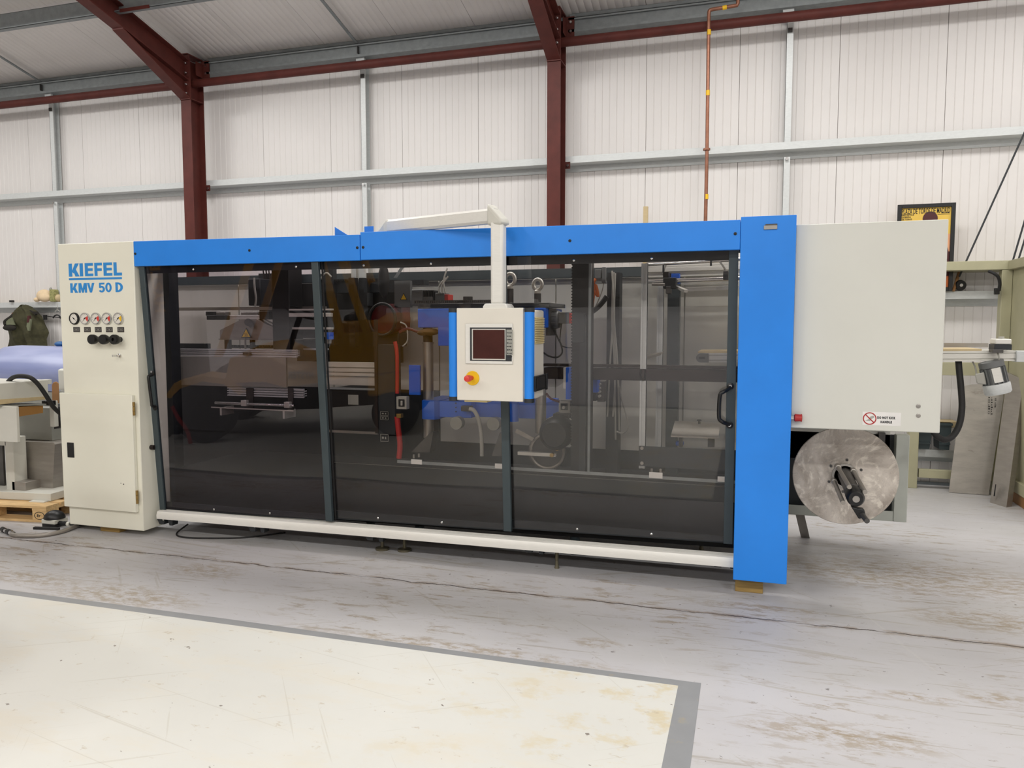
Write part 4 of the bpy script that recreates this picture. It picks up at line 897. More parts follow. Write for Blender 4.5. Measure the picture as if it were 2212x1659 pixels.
build('finned_motor', ft_, 'pinkgrey', ps); bx('motor_box', (-1.268,-1.19,5.15,5.25,1.566,1.645), 'pinkgrey', ps, .004); bx('red_cap', (-1.193,-1.177,5.15,5.25,1.566,1.638), 'reds', ps, .003)
build('motor_cable', MB().tube([(-1.31,5.15,1.544), (-1.27,5.15,1.467), (-1.247,5.15,1.42), (-1.24,5.15,1.366), (-1.276,5.15,1.334), (-1.335,5.15,1.343), (-1.379,5.15,1.371)], .006, 8), 'rubber', ps)
build('motor_cable', MB().tube([(-1.245,5.15,1.563), (-1.254,5.15,1.436), (-1.214,5.15,1.404), (-1.156,5.15,1.402)], .004, 6), 'rubber', ps)
build('rag', MB().ball((-2.169,5.02,1.508), .075, .06, .026, 14, 8).ball((-2.212,4.99,1.501), .04, .03, .02, 10, 6), 'rag', ps)
build('conduit', MB().tube([(-1.853,4.97,0.978), (-1.816,4.97,0.963), (-1.782,4.97,0.893), (-1.765,4.97,0.781), (-1.762,4.97,0.652)], .014, 10), 'cable', ps)
bx('connector', (-1.918,-1.843,4.97,5.02,0.958,0.996), 'brownred', ps, .006)
for p in ((-1.954,4.98,0.873), (-1.681,4.98,0.877)):
    build('feed_roller', MB().lathe([(.012, -.01), (.045, -.008), (.045, .05), (.02, .052)], p, (0, 1, 0), 22), 'slate', ps)
tri = [(-2.265,4.9,0.665), (-2.124,4.9,0.671), (-2.095,4.9,0.812), (-2.116,4.9,0.812)]
build('gusset', MB().strip(tri, [(p[0], 5.0, p[2]) for p in tri]), 'steeld', ps)
tri = [(-1.667,4.9,0.668), (-1.595,4.9,0.672), (-1.594,4.9,0.83), (-1.611,4.9,0.829)]
build('gusset', MB().strip(tri, [(p[0], 5.0, p[2]) for p in tri]), 'steeld', ps)
build('air_hose', MB().tube([(-2.392,5,1.504), (-2.33,5,1.53), (-2.259,5,1.511), (-2.216,5,1.504)], .010, 8), 'motorred', ps)
build('air_hose', MB().tube([(-2.384,5,1.576), (-2.337,5,1.547), (-2.331,5,1.448), (-2.368,5,1.405)], .005, 8), 'cable', ps)
for q in range(3):
    p = (((-2.15,5.15,1.782)), ((-2.125,5.15,1.782)), ((-2.097,5.15,1.781)))[q]; e_ = (((-2.116,5.2,1.897)), ((-2.098,5.2,1.906)), ((-2.105,5.2,1.963)))[q]
    build('cable', MB().tube([p, ((p[0] + e_[0]) / 2 - .02, 5.17, (p[2] + e_[2]) / 2), e_], .006, 6), 'cable', ps)
build('hanging_strut', MB().hexa([(-2.677,5.5,1.925), (-2.646,5.5,1.924), (-2.665,5.54,1.927), (-2.697,5.54,1.927), (-2.613,5.5,2.009), (-2.582,5.5,2.008), (-2.6,5.54,2.012), (-2.632,5.54,2.013)]), 'galvd', ps)
bx('cross_channel', (-2.598,-2.379,5.4,5.5,1.863,1.898), 'dark', ps)
t0, t1, t2 = (-2.525,5.3,1.744), (-2.468,5.3,1.744), (-2.496,5.3,1.796)
wt = build('warning_triangle', MB().prism([(t0[0], t0[2]), (t1[0], t1[2]), (t2[0], t2[2])], 'y', 5.296, 5.3), 'ink', ps)
cxx = (t0[0] + t1[0] + t2[0]) / 3; czz = (t0[2] + t1[2] + t2[2]) / 3
build('triangle_field', MB().prism([(cxx + (p[0] - cxx) * .78, czz + (p[2] - czz) * .78) for p in (t0, t1, t2)], 'y', 5.2945, 5.296), 'yellow', wt)
bx('triangle_plate', (-2.574,-2.445,5.3,5.34,1.689,1.889), 'pinkgrey', ps)
# ---- bellows mast and right compartment
bm_ = MB(); x0, x1 = -1.103, -0.996; zt, zb = 1.97, .60; n = 72
pl = [(x1, zb)]
for q in range(n): z = zb + (zt - zb) * q / n; pl += [(x0, z), (x0 - .010 + .0, z + (zt - zb) / n * .5)]
pl += [(x0, zt), (x1, zt)]
bw = solo('bellows_mast', 'tall dark pleated bellows mast right of the hanging console', 'mast', MB().prism(pl[::-1], 'y', 4.86, 5.02), 'black')
bx('edge_strip', (x1, x1 + .014, 4.85, 4.87, zb, zt), 'galvd', bw)
bx('guide', (x1 - .05, x1 - .01, 4.83, 4.86, .6, 1.621), 'dark', bw)
bx('carriage', (-1.095,-1.017,4.82,4.86,1.444,1.632), 'dark', bw, .003)
cn = thing('plug_pair', 'two grey plug connectors with orange cable hanging beside the bellows mast', 'connector', (-1.006,5.3,1.882))
bx('plug', (-1.045,-1.003,5.3,5.34,1.879,1.94), 'pinkgrey', cn, .003); bx('plug', (-0.997,-0.971,5.3,5.34,1.847,1.955), 'pinkgrey', cn, .003)
build('cable', MB().tube([(-1.042,5.32,1.878), (-1.065,5.32,1.82), (-1.025,5.32,1.756), (-1.045,5.32,1.836), (-1.061,5.32,1.724), (-1.076,5.32,1.563)], .010, 8), 'orange', cn)
build('cable', MB().tube([(-0.987,5.32,1.848), (-0.999,5.32,1.787), (-1.051,5.32,1.666), (-1.08,5.32,1.628)], .004, 6), 'cable', cn)
build('cable', MB().tube([(-0.96,5.3,1.754), (-0.995,5.3,1.707), (-1.034,5.3,1.669), (-1.086,5.3,1.634)], .018, 10), 'rubber', cn)
cb = thing('cable_bundle', 'bundle of pale cables hanging down the dark rear post', 'cable', (-0.927,5.4,1.302))
for q in range(4):
    t = (((-0.95,5.44,1.938)), ((-0.937,5.44,1.928)), ((-0.927,5.44,1.921)), ((-0.943,5.44,1.889)))[q]; m1 = (((-0.935,5.42,1.693)), ((-0.937,5.42,1.628)), ((-0.927,5.42,1.596)), ((-0.943,5.42,1.563)))[q]; e_ = (((-0.954,5.42,1.284)), ((-0.914,5.42,1.285)), ((-0.901,5.42,1.285)), ((-0.924,5.42,1.285)))[q]
    f_ = (((-0.97,5.42,0.903)), ((-0.93,5.42,0.905)), ((-0.883,5.42,0.807)), ((-0.909,5.42,0.739)))[q]
    build('cable', MB().tube([t, m1, e_, f_], .0065, 6), 'cable', cb)
build('cable', MB().tube([(-0.883,5.4,1.123), (-0.859,5.4,1.008), (-0.825,5.4,0.894), (-0.82,5.4,0.828), (-0.856,5.4,0.791), (-0.899,5.4,0.802)], .006, 6), 'cable', cb)
vb = thing('valve_island', 'blue valve block with grey fittings under the cross beam', 'valve', (-1.019,5.2,1.055))
bx('block', (-1.041,-0.984,5.1,5.2,1.101,1.189), 'blued', vb, .003); bx('manifold', (-1.003,-0.952,5.2,5.28,1.03,1.17), 'steeld', vb, .003); bx('manifold', (-1.051,-0.999,5.15,5.22,1.04,1.091), 'dark', vb, .003)
for q in range(4):
    p = (((-0.982,5.19,1.152)), ((-0.982,5.19,1.126)), ((-0.982,5.19,1.101)), ((-0.981,5.19,1.072)))[q]; build('fitting', MB().cyl(p, (p[0], 5.16, p[2]), .010, 8), 'cable', vb)
si = thing('isolator_switch', 'pale isolator box with a black round knob left of the bellows mast', 'switch', (-1.189,5,0.993))
bx('box', (-1.221,-1.145,5,5.05,0.968,1.049), 'cable', si, .003); bx('knob_plate', (-1.21,-1.162,4.992,5,0.988,1.034), 'ink', si, .002)
p = (-1.186,4.99,1.007); build('knob', MB().cyl(p, (p[0], 4.97, p[2]), .010, 12), 'cable', si)
build('red_hose', MB().tube([(-1.317,5.02,1.094), (-1.284,5.02,1.06), (-1.236,5.02,1.043), (-1.207,5.02,1.04)], .008, 8), 'motorred', si)
dm = thing('drive_motor', 'dark drive motor with round pulleys low beside the bellows mast', 'motor', (-1.278,5,0.672))
build('pulley', MB().lathe([(.02, -.02), (.13, -.015), (.13, .02), (.10, .03), (.05, .035)], (-1.317,5.05,0.694), (0, -1, 0), 28), 'steeld', dm)
build('pulley_rim', MB().torus((-1.306,5.01,0.701), (0, 1, 0), .115, .010, 32, 8), 'stain', dm)
build('housing', MB().lathe([(.09, 0), (.11, .04), (.11, .16), (.08, .2)], (-1.22,5.05,0.841), (0, -1, 0), 24), 'black', dm)
bx('terminal_box', (-1.266,-1.164,5,5.12,0.923,0.961), 'steeld', dm, .006)
build('lever', MB().hexa([(-1.527,4.98,0.825), (-1.514,4.98,0.851), (-1.52,5,0.848), (-1.534,5,0.822), (-1.403,4.98,0.77), (-1.39,4.98,0.793), (-1.395,5,0.79), (-1.408,5,0.767)]), 'stain', dm)
bx('rail_stub', (-1.489,-1.226,4.92,4.96,0.681,0.703), 'alu', dm)
for p in ((-1.21,4.92,0.741), (-1.245,4.92,0.696)): build('grease_cup', MB().cyl(p, (p[0], 4.89, p[2]), .014, 10), 'brass', dm)
# ---- overhead gantry
ga = thing('pick_gantry', 'aluminium overhead gantry with shafts and clamps at top right of the machine', 'gantry', (-0.423,5.2,1.805))
for a, b_, r_, m_ in ((((-0.676,5.2,1.959)), ((-0.076,5.2,1.977)), .013, 'chrome'), (((-0.669,5.2,1.845)), ((-0.068,5.2,1.856)), .014, 'chrome'), (((-0.628,5.1,1.821)), ((-0.545,5.1,1.817)), .010, 'steel')):
    build('shaft', MB().cyl(a, b_, r_, 14), m_, ga)
for (a, b_, h_) in ((((-0.712,5.5,1.953)), ((-0.074,5.5,1.961)), .05), (((-0.717,5.55,1.911)), ((-0.074,5.55,1.918)), .035), (((-0.445,5.4,1.799)), ((-0.07,5.4,1.809)), .028), (((-0.45,5.45,1.843)), ((-0.071,5.45,1.852)), .02)):
    v = MB().hexa([(a[0], a[1], a[2] - h_ / 2), (b_[0], b_[1], b_[2] - h_ / 2), (b_[0], b_[1] + .05, b_[2] - h_ / 2), (a[0], a[1] + .05, a[2] - h_ / 2), (a[0], a[1], a[2] + h_ / 2), (b_[0], b_[1], b_[2] + h_ / 2), (b_[0], b_[1] + .05, b_[2] + h_ / 2), (a[0], a[1] + .05, a[2] + h_ / 2)])
    v.hexa([(a[0], a[1] - .006, a[2] + h_ * .2), (b_[0], b_[1] - .006, b_[2] + h_ * .2), (b_[0], b_[1], b_[2] + h_ * .2), (a[0], a[1], a[2] + h_ * .2), (a[0], a[1] - .006, a[2] + h_ * .45), (b_[0], b_[1] - .006, b_[2] + h_ * .45), (b_[0], b_[1], b_[2] + h_ * .45), (a[0], a[1], a[2] + h_ * .45)])
    build('profile_rail', v, 'alu', ga)
bx('shaft_carriage', (-0.559,-0.476,5.12,5.24,1.794,1.863), 'dark', ga, .004); bx('shaft_carriage', (-0.538,-0.509,5.1,5.2,1.76,1.808), 'steeld', ga, .003)
bx('shaft_clamp', (-0.182,-0.15,5.15,5.25,1.846,1.902), 'steeld', ga, .003); bx('shaft_clamp', (-0.563,-0.527,5.15,5.25,1.859,1.904), 'brownred', ga, .003)
bx('blue_block', (-0.524,-0.469,5.3,5.36,1.833,1.901), 'blued', ga, .003)
for p0, p1, p2 in ((((-0.566,5.18,1.885)), ((-0.554,5.2,1.944)), ((-0.522,5.2,1.983))), (((-0.16,5.18,1.895)), ((-0.203,5.2,1.96)), ((-0.25,5.2,1.994)))):
    build('air_tube', MB().tube([p0, p1, p2], .006, 6), 'cable', ga)
for p in ((-0.561,5.15,1.949), (-0.256,5.1,1.982)): build('hanger_rod', MB().cyl(p, (p[0], p[1], p[2] - .05), .006, 8), 'dark', ga)
build('cross_rail', MB().hexa([(-0.512,5.25,1.827), (-0.411,4.98,1.777), (-0.41,4.98,1.76), (-0.512,5.25,1.809), (-0.494,5.25,1.827), (-0.388,4.98,1.777), (-0.388,4.98,1.759), (-0.494,5.25,1.808)]), 'alu', ga)
solo('angled_arm', 'short grey sheet arm reaching from the rear profile post', 'arm', MB().hexa([(-0.649,5.05,1.348), (-0.584,5.3,1.368), (-0.591,5.36,1.366), (-0.655,5.1,1.346), (-0.649,5.05,1.33), (-0.584,5.3,1.352), (-0.572,5.36,1.375), (-0.655,5.1,1.361)]), 'stain')
# ---- collecting table, base rails
tb_ = thing('stacking_table', 'dull steel stacking table plate low behind the rightmost door', 'table', (-0.346,5.2,0.764))
build('top', MB().hexa([(-0.481,5,0.836), (-0.184,5,0.837), (-0.191,5.45,0.876), (-0.498,5.45,0.877), (-0.482,5,0.845), (-0.184,5,0.846), (-0.191,5.45,0.885), (-0.498,5.45,0.887)]), 'plate', tb_)
bx('leg', (-0.252,-0.211,5.05,5.1,0.774,0.828), 'dark', tb_); bx('leg', (-0.435,-0.412,5.05,5.1,0.765,0.825), 'steeld', tb_)
build('thumb_screw', MB().cyl((-0.323,5.3,0.889), (-0.323,5.3,0.917), .008, 10).cyl((-0.323,5.3,0.911), (-0.323,5.3,0.919), .016, 12), 'dark', tb_)
bx('blue_foot', (-0.46,-0.41,5.1,5.16,0.763,0.793), 'blued', tb_, .01)
lb = thing('base_plate', 'long dark base plate with bolt heads behind the rightmost door', 'plate', (-0.406,4.86,0.695))
build('plate', MB().hexa([(-0.661,4.83,0.669), (-0.043,4.83,0.662), (-0.044,4.86,0.657), (-0.665,4.86,0.663), (-0.663,4.83,0.796), (-0.046,4.83,0.796), (-0.047,4.86,0.791), (-0.667,4.86,0.791)]), 'dark', lb)
for p in ((-0.642,4.83,0.782), (-0.641,4.83,0.687)): build('bolt', MB().cyl(p, (p[0], 4.82, p[2]), .011, 10), 'steel', lb)
rb = thing('base_rail', 'long slotted aluminium base rail with small white plates near the floor of the machine', 'rail', (-1.5, 4.78, .5))
build('rail', MB().hexa([(-2.31,4.77,0.609), (-0.041,4.77,0.6), (-0.042,4.8,0.594), (-2.325,4.8,0.603), (-2.31,4.77,0.63), (-0.042,4.77,0.62), (-0.042,4.8,0.614), (-2.324,4.8,0.624)]), 'galvd', rb)
build('edge', MB().hexa([(-2.875,4.76,0.587), (-0.041,4.76,0.58), (-0.041,4.8,0.572), (-2.9,4.8,0.579), (-2.875,4.76,0.592), (-0.041,4.76,0.584), (-0.041,4.8,0.576), (-2.9,4.8,0.584)]), 'steeld', rb)
for b in ((-2.201,-2.122,4.76,4.766,0.609,0.641), (-1.597,-1.546,4.76,4.766,0.613,0.644), (-0.587,-0.505,4.755,4.762,0.61,0.645), (-0.176,-0.117,4.755,4.762,0.611,0.642)): bx('label_plate', b, 'paper', rb)
for p in ((-2.198,4.8,0.668), (-2.16,4.8,0.676), (-0.576,4.8,0.661), (-0.522,4.8,0.661)): build('bolt', MB().cyl(p, (p[0], 4.8, p[2] - .025), .008, 8), 'steel', rb)

# ---- belt conveyor through the right end
cv = thing('belt_conveyor', 'narrow aluminium belt conveyor passing behind the white end housing', 'conveyor', (0.6, 5.3, 1.2))
yL, yR = 5.3, 5.42
cL0, cL1 = (-0.301,5.3,1.306), (-0.303,5.3,1.368); cR0, cR1 = (1.557,5.42,1.335), (1.554,5.42,1.399)
def cpos(t, w_): return tuple(cL0[i] + (cR0[i] - cL0[i]) * t + ((cL1[i] + (cR1[i] - cL1[i]) * t) - (cL0[i] + (cR0[i] - cL0[i]) * t)) * w_ for i in range(3))
cf = MB()
for a, b in ((0, .13), (.27, .73), (.80, 1.0)):
    p = [cpos(0, a), cpos(1, a), cpos(1, b), cpos(0, b)]
    cf.hexa([p[0], p[1], (p[1][0], p[1][1] + .04, p[1][2]), (p[0][0], p[0][1] + .04, p[0][2]), p[3], p[2], (p[2][0], p[2][1] + .04, p[2][2]), (p[3][0], p[3][1] + .04, p[3][2])])
p = [cpos(0, 0), cpos(1, 0), cpos(1, 1), cpos(0, 1)]
cf.hexa([(q[0], q[1] + .012, q[2]) for q in (p[0], p[1])] + [(q[0], q[1] + .35, q[2]) for q in (p[1], p[0])] + [(q[0], q[1] + .012, q[2]) for q in (p[3], p[2])] + [(q[0], q[1] + .35, q[2]) for q in (p[2], p[3])])
build('side_profile', cf, 'alu', cv)
p = [cpos(-.02, 1), cpos(.90, 1)]
build('belt', MB().hexa([(p[0][0], p[0][1] + .02, p[0][2]), (p[1][0], p[1][1] + .02, p[1][2]), (p[1][0], p[1][1] + .38, p[1][2]), (p[0][0], p[0][1] + .38, p[0][2]), (p[0][0], p[0][1] + .02, p[0][2] + .012), (p[1][0], p[1][1] + .02, p[1][2] + .012), (p[1][0], p[1][1] + .38, p[1][2] + .012), (p[0][0], p[0][1] + .38, p[0][2] + .012)]), 'tan', cv)
e0 = (-0.32,5.3,1.336); hh = ((-0.303,5.3,1.368)[2] - (-0.301,5.3,1.306)[2]) / 2
pl = [(e0[0] + .05, e0[2] + hh)] + [(e0[0] + math.cos(R(90 + 18 * q)) * hh, e0[2] + math.sin(R(90 + 18 * q)) * hh) for q in range(11)] + [(e0[0] + .05, e0[2] - hh)]
ep = build('end_plate', MB().prism(pl[::-1], 'y', 5.292, 5.33), 'pinkgrey', cv); bx('slot', (e0[0] - .012, e0[0] + .028, 5.290, 5.293, e0[2] - .007, e0[2] + .007), 'dark', ep)
bx('end_clamp', (1.55,1.621,5.4,5.5,1.33,1.398), 'galv', cv, .004)
bx('rear_guide', (1.24,1.499,5.8,5.82,1.408,1.436), 'stain', cv)
sb = bx('switch_box', (1.422,1.51,5.36,5.48,1.439,1.471), 'aluw', cv, .006); bx('switch_base', (1.418,1.512,5.36,5.48,1.404,1.438), 'dark', cv, .003)
build('switch_button', MB().cyl((1.469, 5.42, 1.471), (1.469, 5.42, 1.485), .016, 14), 'cable', sb)
bx('switch_bracket', (1.404,1.463,5.34,5.42,1.387,1.407), 'steeld', cv, .002)
m0, m1 = Vector((1.416,5.4,1.317)), Vector((1.463,5.4,1.134)); md = (m1 - m0); mL = md.length; mD = md.normalized()
rr = .075
mo = MB().lathe([(rr * .5, -.02), (rr * .92, -.015), (rr * .92, .02), (rr * .8, .022)], m0, mD, 26)
build('motor_flange', mo, 'pinkgrey', cv)
mo = MB().lathe([(rr * .78, .02), (rr * .78, mL * .68)], m0, mD, 26)
ax_ = mD.orthogonal().normalized(); ay_ = mD.cross(ax_)
for q in range(16):
    a = 2 * math.pi * q / 16; r0 = ax_ * math.cos(a) + ay_ * math.sin(a); tn = mD.cross(r0) * .004
    A_ = m0 + r0 * rr * .7 + mD * .025; B_ = m0 + r0 * rr * .95 + mD * .025; L2 = mD * (mL * .62)
    mo.hexa([A_ - tn, B_ - tn, B_ + tn, A_ + tn, A_ - tn + L2, B_ - tn + L2, B_ + tn + L2, A_ + tn + L2])
build('motor_body', mo, 'pinkgrey', cv)
build('fan_cover', MB().lathe([(rr, mL * .66), (rr * 1.02, mL * .7), (rr * 1.0, mL * .95), (rr * .9, mL), (.01, mL * 1.01)], m0, mD, 28), 'galv', cv)
pc = m0 + mD * mL * .36 + Vector((.0, -rr * .98, 0)); px_ = Vector((mD.z, 0, -mD.x)) * -1
build('rating_plate', MB().hexa([pc - px_ * .024 - mD * .045, pc + px_ * .024 - mD * .045, pc + px_ * .024 - mD * .045 + Vector((0, .03, 0)), pc - px_ * .024 - mD * .045 + Vector((0, .03, 0)), pc - px_ * .024 + mD * .045, pc + px_ * .024 + mD * .045, pc + px_ * .024 + mD * .045 + Vector((0, .03, 0)), pc - px_ * .024 + mD * .045 + Vector((0, .03, 0))]), 'aluw', cv)
tbx = build('terminal_box', MB().hexa([(1.333,5.36,1.195), (1.386,5.36,1.19), (1.411,5.46,1.183), (1.358,5.46,1.188), (1.32,5.36,1.254), (1.37,5.36,1.267), (1.395,5.46,1.261), (1.345,5.46,1.249)]), 'cable', cv, bev=.006)
build('cable', MB().tube([(1.338,5.4,1.249), (1.336,5.42,1.289), (1.327,5.45,1.325)], .005, 8), 'cable', cv)
build('cable', MB().tube([(1.442,5.38,1.386), (1.446,5.36,1.359), (1.45,5.38,1.321)], .005, 8), 'cable', cv)
solo('black_hose', 'thick black hose hanging in a loop from the conveyor beside the white housing', 'hose', MB().tube([(1.249,5.46,1.341), (1.252,5.44,1.272), (1.262,5.42,1.157), (1.267,5.4,1.042), (1.253,5.38,0.942), (1.218,5.36,0.871), (1.169,5.34,0.842), (1.117,5.32,0.866), (1.081,5.3,0.916)], .019, 12), 'rubber')

# ---- film rewinder below the white housing
rw = thing('film_rewinder', 'film rewinder with a big swirled steel disc on a grey frame under the white housing', 'rewinder', (.65, 5.3, .1))
YD = 5.0; dc = Vector((0.561, YD, 0.644)); rd = (0.855 - 0.257) / 2
build('disc', MB().lathe([(rd - .003, 0), (rd, .003), (rd, .009), (rd - .003, .012)], (dc.x, YD + .012, dc.z), (0, -1, 0), 96), 'disc', rw)
s0 = Vector((0.558, YD, 0.654)); 
s1 = Vector((0.547, 4.36, 0.639))
build('hub_ring', MB().lathe([(.075, .004), (.075, .012), (.062, .014), (.062, .004)], (dc.x, YD, dc.z), (0, -1, 0), 36), 'steel', rw)
ax = (s1 - s0); 
build('shaft', MB().lathe([(.040, 0), (.040, ax.length * .66), (.043, ax.length * .67), (.043, ax.length * .72), (.036, ax.length * .73), (.036, ax.length * .80)], s0, ax, 24), 'steeld', rw)
build('shaft_chuck', MB().lathe([(.042, ax.length * .80), (.045, ax.length * .82), (.045, ax.length * .97), (.036, ax.length), (.012, ax.length)], s0, ax, 24), 'black', rw)
build('chuck_screw', MB().cyl(s0 + ax * 1.0, s0 + ax * 1.012, .018, 12), 'steel', rw)
e_ = s0 + ax * .93
build('clamp_lever', MB().hexa([e_ + Vector((-.02, -.02, -.05)), e_ + Vector((.045, -.02, -.06)), e_ + Vector((.045, .03, -.06)), e_ + Vector((-.02, .03, -.05)), e_ + Vector((.02, -.02, -.115)), e_ + Vector((.055, -.02, -.10)), e_ + Vector((.055, .03, -.10)), e_ + Vector((.02, .03, -.115))]), 'black', rw, bev=.006)
build('clamp_pin', MB().cyl(e_ + Vector((.035, -.02, -.09)), e_ + Vector((.05, -.09, -.105)), .014, 12), 'steeld', rw)
for a, b in ((((0.517,5,0.7)), ((0.515,4.38,0.697))), (((0.603,5,0.682)), ((0.592,4.38,0.675))), (((0.498,5,0.613)), ((0.487,4.38,0.61)))):
    A_, B_ = Vector(a), Vector(b); d_ = (B_ - A_).normalized()
    build('guide_rod', MB().lathe([(.018, 0), (.018, .06), (.012, .062), (.012, (B_ - A_).length)], A_, d_, 14), 'stain', rw)
for q in range(6):
    a = R(60 * q + 25); p = (dc.x + math.cos(a) * .098, YD, dc.z + math.sin(a) * .098); build('screw', MB().cyl(p, (p[0], YD - .006, p[2]), .008, 10), 'steeld', rw)
YF2 = 5.75
bx('frame_post', (0.955,1.037,5.712,5.795,0.216,0.813), 'greyw', rw, .004)
build('frame_rail', MB().hexa([(0.239,5.72,0.215), (1.029,5.72,0.215), (1.043,5.8,0.197), (0.243,5.8,0.196), (0.237,5.72,0.285), (1.027,5.72,0.286), (1.041,5.8,0.268), (0.241,5.8,0.268)]), 'greyw', rw, bev=.003)
bx('back_plate', (0.268,0.971,5.84,5.86,0.249,0.796), 'dark', rw)
bx('side_plate', (0.859,0.9,5.8,5.84,0.342,0.812), 'steeld', rw)
f0 = Vector((0.412,5.925,0)); t0 = Vector((0.355,5.74,0.226))
build('leg', MB().hexa([f0 + Vector((-.03, 0, 0)), f0 + Vector((.03, 0, 0)), f0 + Vector((.03, .05, 0)), f0 + Vector((-.03, .05, 0)), t0 + Vector((-.03, 0, 0)), t0 + Vector((.03, 0, 0)), t0 + Vector((.03, .05, 0)), t0 + Vector((-.03, .05, 0))]), 'steel', rw)

KH[0] = 1.0433
# ================================================================== things on and by the back wall (still at the wall's scale)
po = thing('framed_poster', 'black framed yellow bullfight poster standing on the wall rail behind the white housing', 'poster', (1.51, 7.88, 1.866))
fx0, fx1, fz1 = 1.256, 1.73, 2.656; fz0 = 1.867
fw = .034
build('frame', MB().box(fx0, fx0 + fw, 7.875, 7.90, fz0, fz1).box(fx1 - fw, fx1, 7.875, 7.90, fz0, fz1).box(fx0 + fw, fx1 - fw, 7.875, 7.90, fz1 - fw, fz1).box(fx0 + fw, fx1 - fw, 7.875, 7.90, fz0, fz0 + fw), 'black', po, bev=.002)
ix0, ix1, iz0, iz1 = fx0 + fw, fx1 - fw, fz0 + fw, fz1 - fw
prn = MB().box(ix0, ix1, 7.890, 7.898, iz1 - .24, iz1, 0).box(ix0, ix1, 7.890, 7.898, iz1 - .40, iz1 - .24, 1).box(ix0, ix1, 7.890, 7.898, iz1 - .62, iz1 - .40, 2).box(ix0, ix1, 7.890, 7.898, iz0, iz1 - .62, 3)
prt = build('print', prn, ['posteryellow', 'peach', 'maroon', 'orange'], po, label='yellow and orange printed sheet')
lt = MB(); letters(lt, 'PLAZA DE TOROS DE MADRID', 1.294, 1.687, 2.569, 2.617, 7.8885, .012)
letters(lt, 'FANTASTICA', 1.293, 1.395, 2.554, 2.57, 7.8885, .02)
letters(lt, 'CORRIDA', 1.294, 1.369, 2.535, 2.55, 7.8885, .02)
letters(lt, 'DE TOROS', 1.295, 1.377, 2.515, 2.53, 7.8885, .02)
lt.box(1.587, 1.685, 7.8884, 7.8900, 2.556, 2.559).box(1.617, 1.684, 7.8884, 7.8900, 2.567, 2.57)
build('lettering', lt, 'ink', prt)
hcx, hcz = 1.528, 2.522
build('dark_figure', MB().ball((hcx, 7.889, hcz), .062, .002, .065, 20, 12).prism([(hcx - .05, hcz - .3), (hcx + .16, hcz - .3), (hcx + .1, hcz - .06), (hcx - .04, hcz - .05)], 'y', 7.8885, 7.8895), 'maroon', prt)
lt = MB(); letters(lt, '5', ix1 - .052, ix1 - .018, iz0 + .05, iz0 + .12, 7.8885, .04); build('numeral', lt, 'ink', prt)
solo('castor', 'small black castor lying on the wall rail beside the poster', 'castor', MB().lathe([(.02, -.02), (.044, -.018), (.050, 0), (.044, .02), (.03, .022)], (1.804, 7.93, 1.867 + .05), (0.25, -1, 0), 24).cyl((1.804, 7.91, 1.917), (1.804, 7.89, 1.917), .014, 14, 1), ['rubber', 'steel'])
solo('wooden_stick', 'short brown wooden stick leaning against the wall beside the poster', 'stick', MB().cyl((1.743, 7.90, 1.868), (1.818, 8.0, 2.088), .014, 10), 'cork')
solo('timber_upright', 'end of a pale timber upright showing above the blue beam beside the second red column', 'timber', MB().box(-1.064, -1.018, 7.86, 7.90, .5, 2.744), 'tan', bev=.002)
# coat rail, left
z_s = 1.8665
j = thing('work_jacket', 'olive green work jacket hanging from the wall rail at far left', 'jacket', (-9.244, 7.86, 1.267))

JR = [(1.822,-9.229,-9.190), (1.813,-9.258,-9.172), (1.800,-9.293,-9.129), (1.778,-9.326,-9.112), (1.749,-9.374,-9.056), (1.720,-9.417,-9.020), (1.675,-9.467,-8.975), (1.646,-9.498,-8.959), (1.609,-9.564,-8.940), (1.571,-9.567,-8.922), (1.541,-9.561,-8.905), (1.489,-9.547,-8.875), (1.459,-9.542,-8.866), (1.422,-9.536,-8.885), (1.377,-9.537,-8.911), (1.332,-9.550,-8.907), (1.272,-9.581,-8.903), (1.212,-9.600,-8.897), (1.174,-9.608,-8.899)]
jm = MB(); NJ = 28; vs = []; fs = []
for r_, (z, a, b) in enumerate(JR):
    t = r_ / (len(JR) - 1)
    for i in range(NJ + 1):
        s = i / NJ
        fold = .030 * math.sin(s * 15 + t * 3.2) * min(1, t * 1.6) + .016 * math.sin(s * 27 - t * 6 + 1) + .014 * math.sin(s * 7 + t * 23)
        dep = (.03 + .13 * math.sin(math.pi * min(1, t * .8 + .12))) * math.sin(math.pi * s) ** .7
        vs.append((a + (b - a) * s, 7.90 - dep - fold * math.sin(math.pi * s), z + .010 * math.sin(s * 9)))
nf = len(vs)
for r_, (z, a, b) in enumerate(JR):
    for i in range(NJ + 1): vs.append((a + (b - a) * i / NJ, 7.912, z))
for r_ in range(len(JR) - 1):
    for i in range(NJ):
        q = r_ * (NJ + 1) + i; fs.append((q, q + NJ + 1, q + NJ + 2, q + 1)); fs.append((nf + q, nf + q + 1, nf + q + NJ + 2, nf + q + NJ + 1))
    for i in (0, NJ):
        q = r_ * (NJ + 1) + i; fs.append((q, nf + q, nf + q + NJ + 1, q + NJ + 1))
for i in range(NJ):
    fs.append((i, i + 1, nf + i + 1, nf + i)); q = (len(JR) - 1) * (NJ + 1) + i; fs.append((q, q + 1, nf + q + 1, nf + q))
jm.add(vs, fs); build('body', jm, 'olive', j)
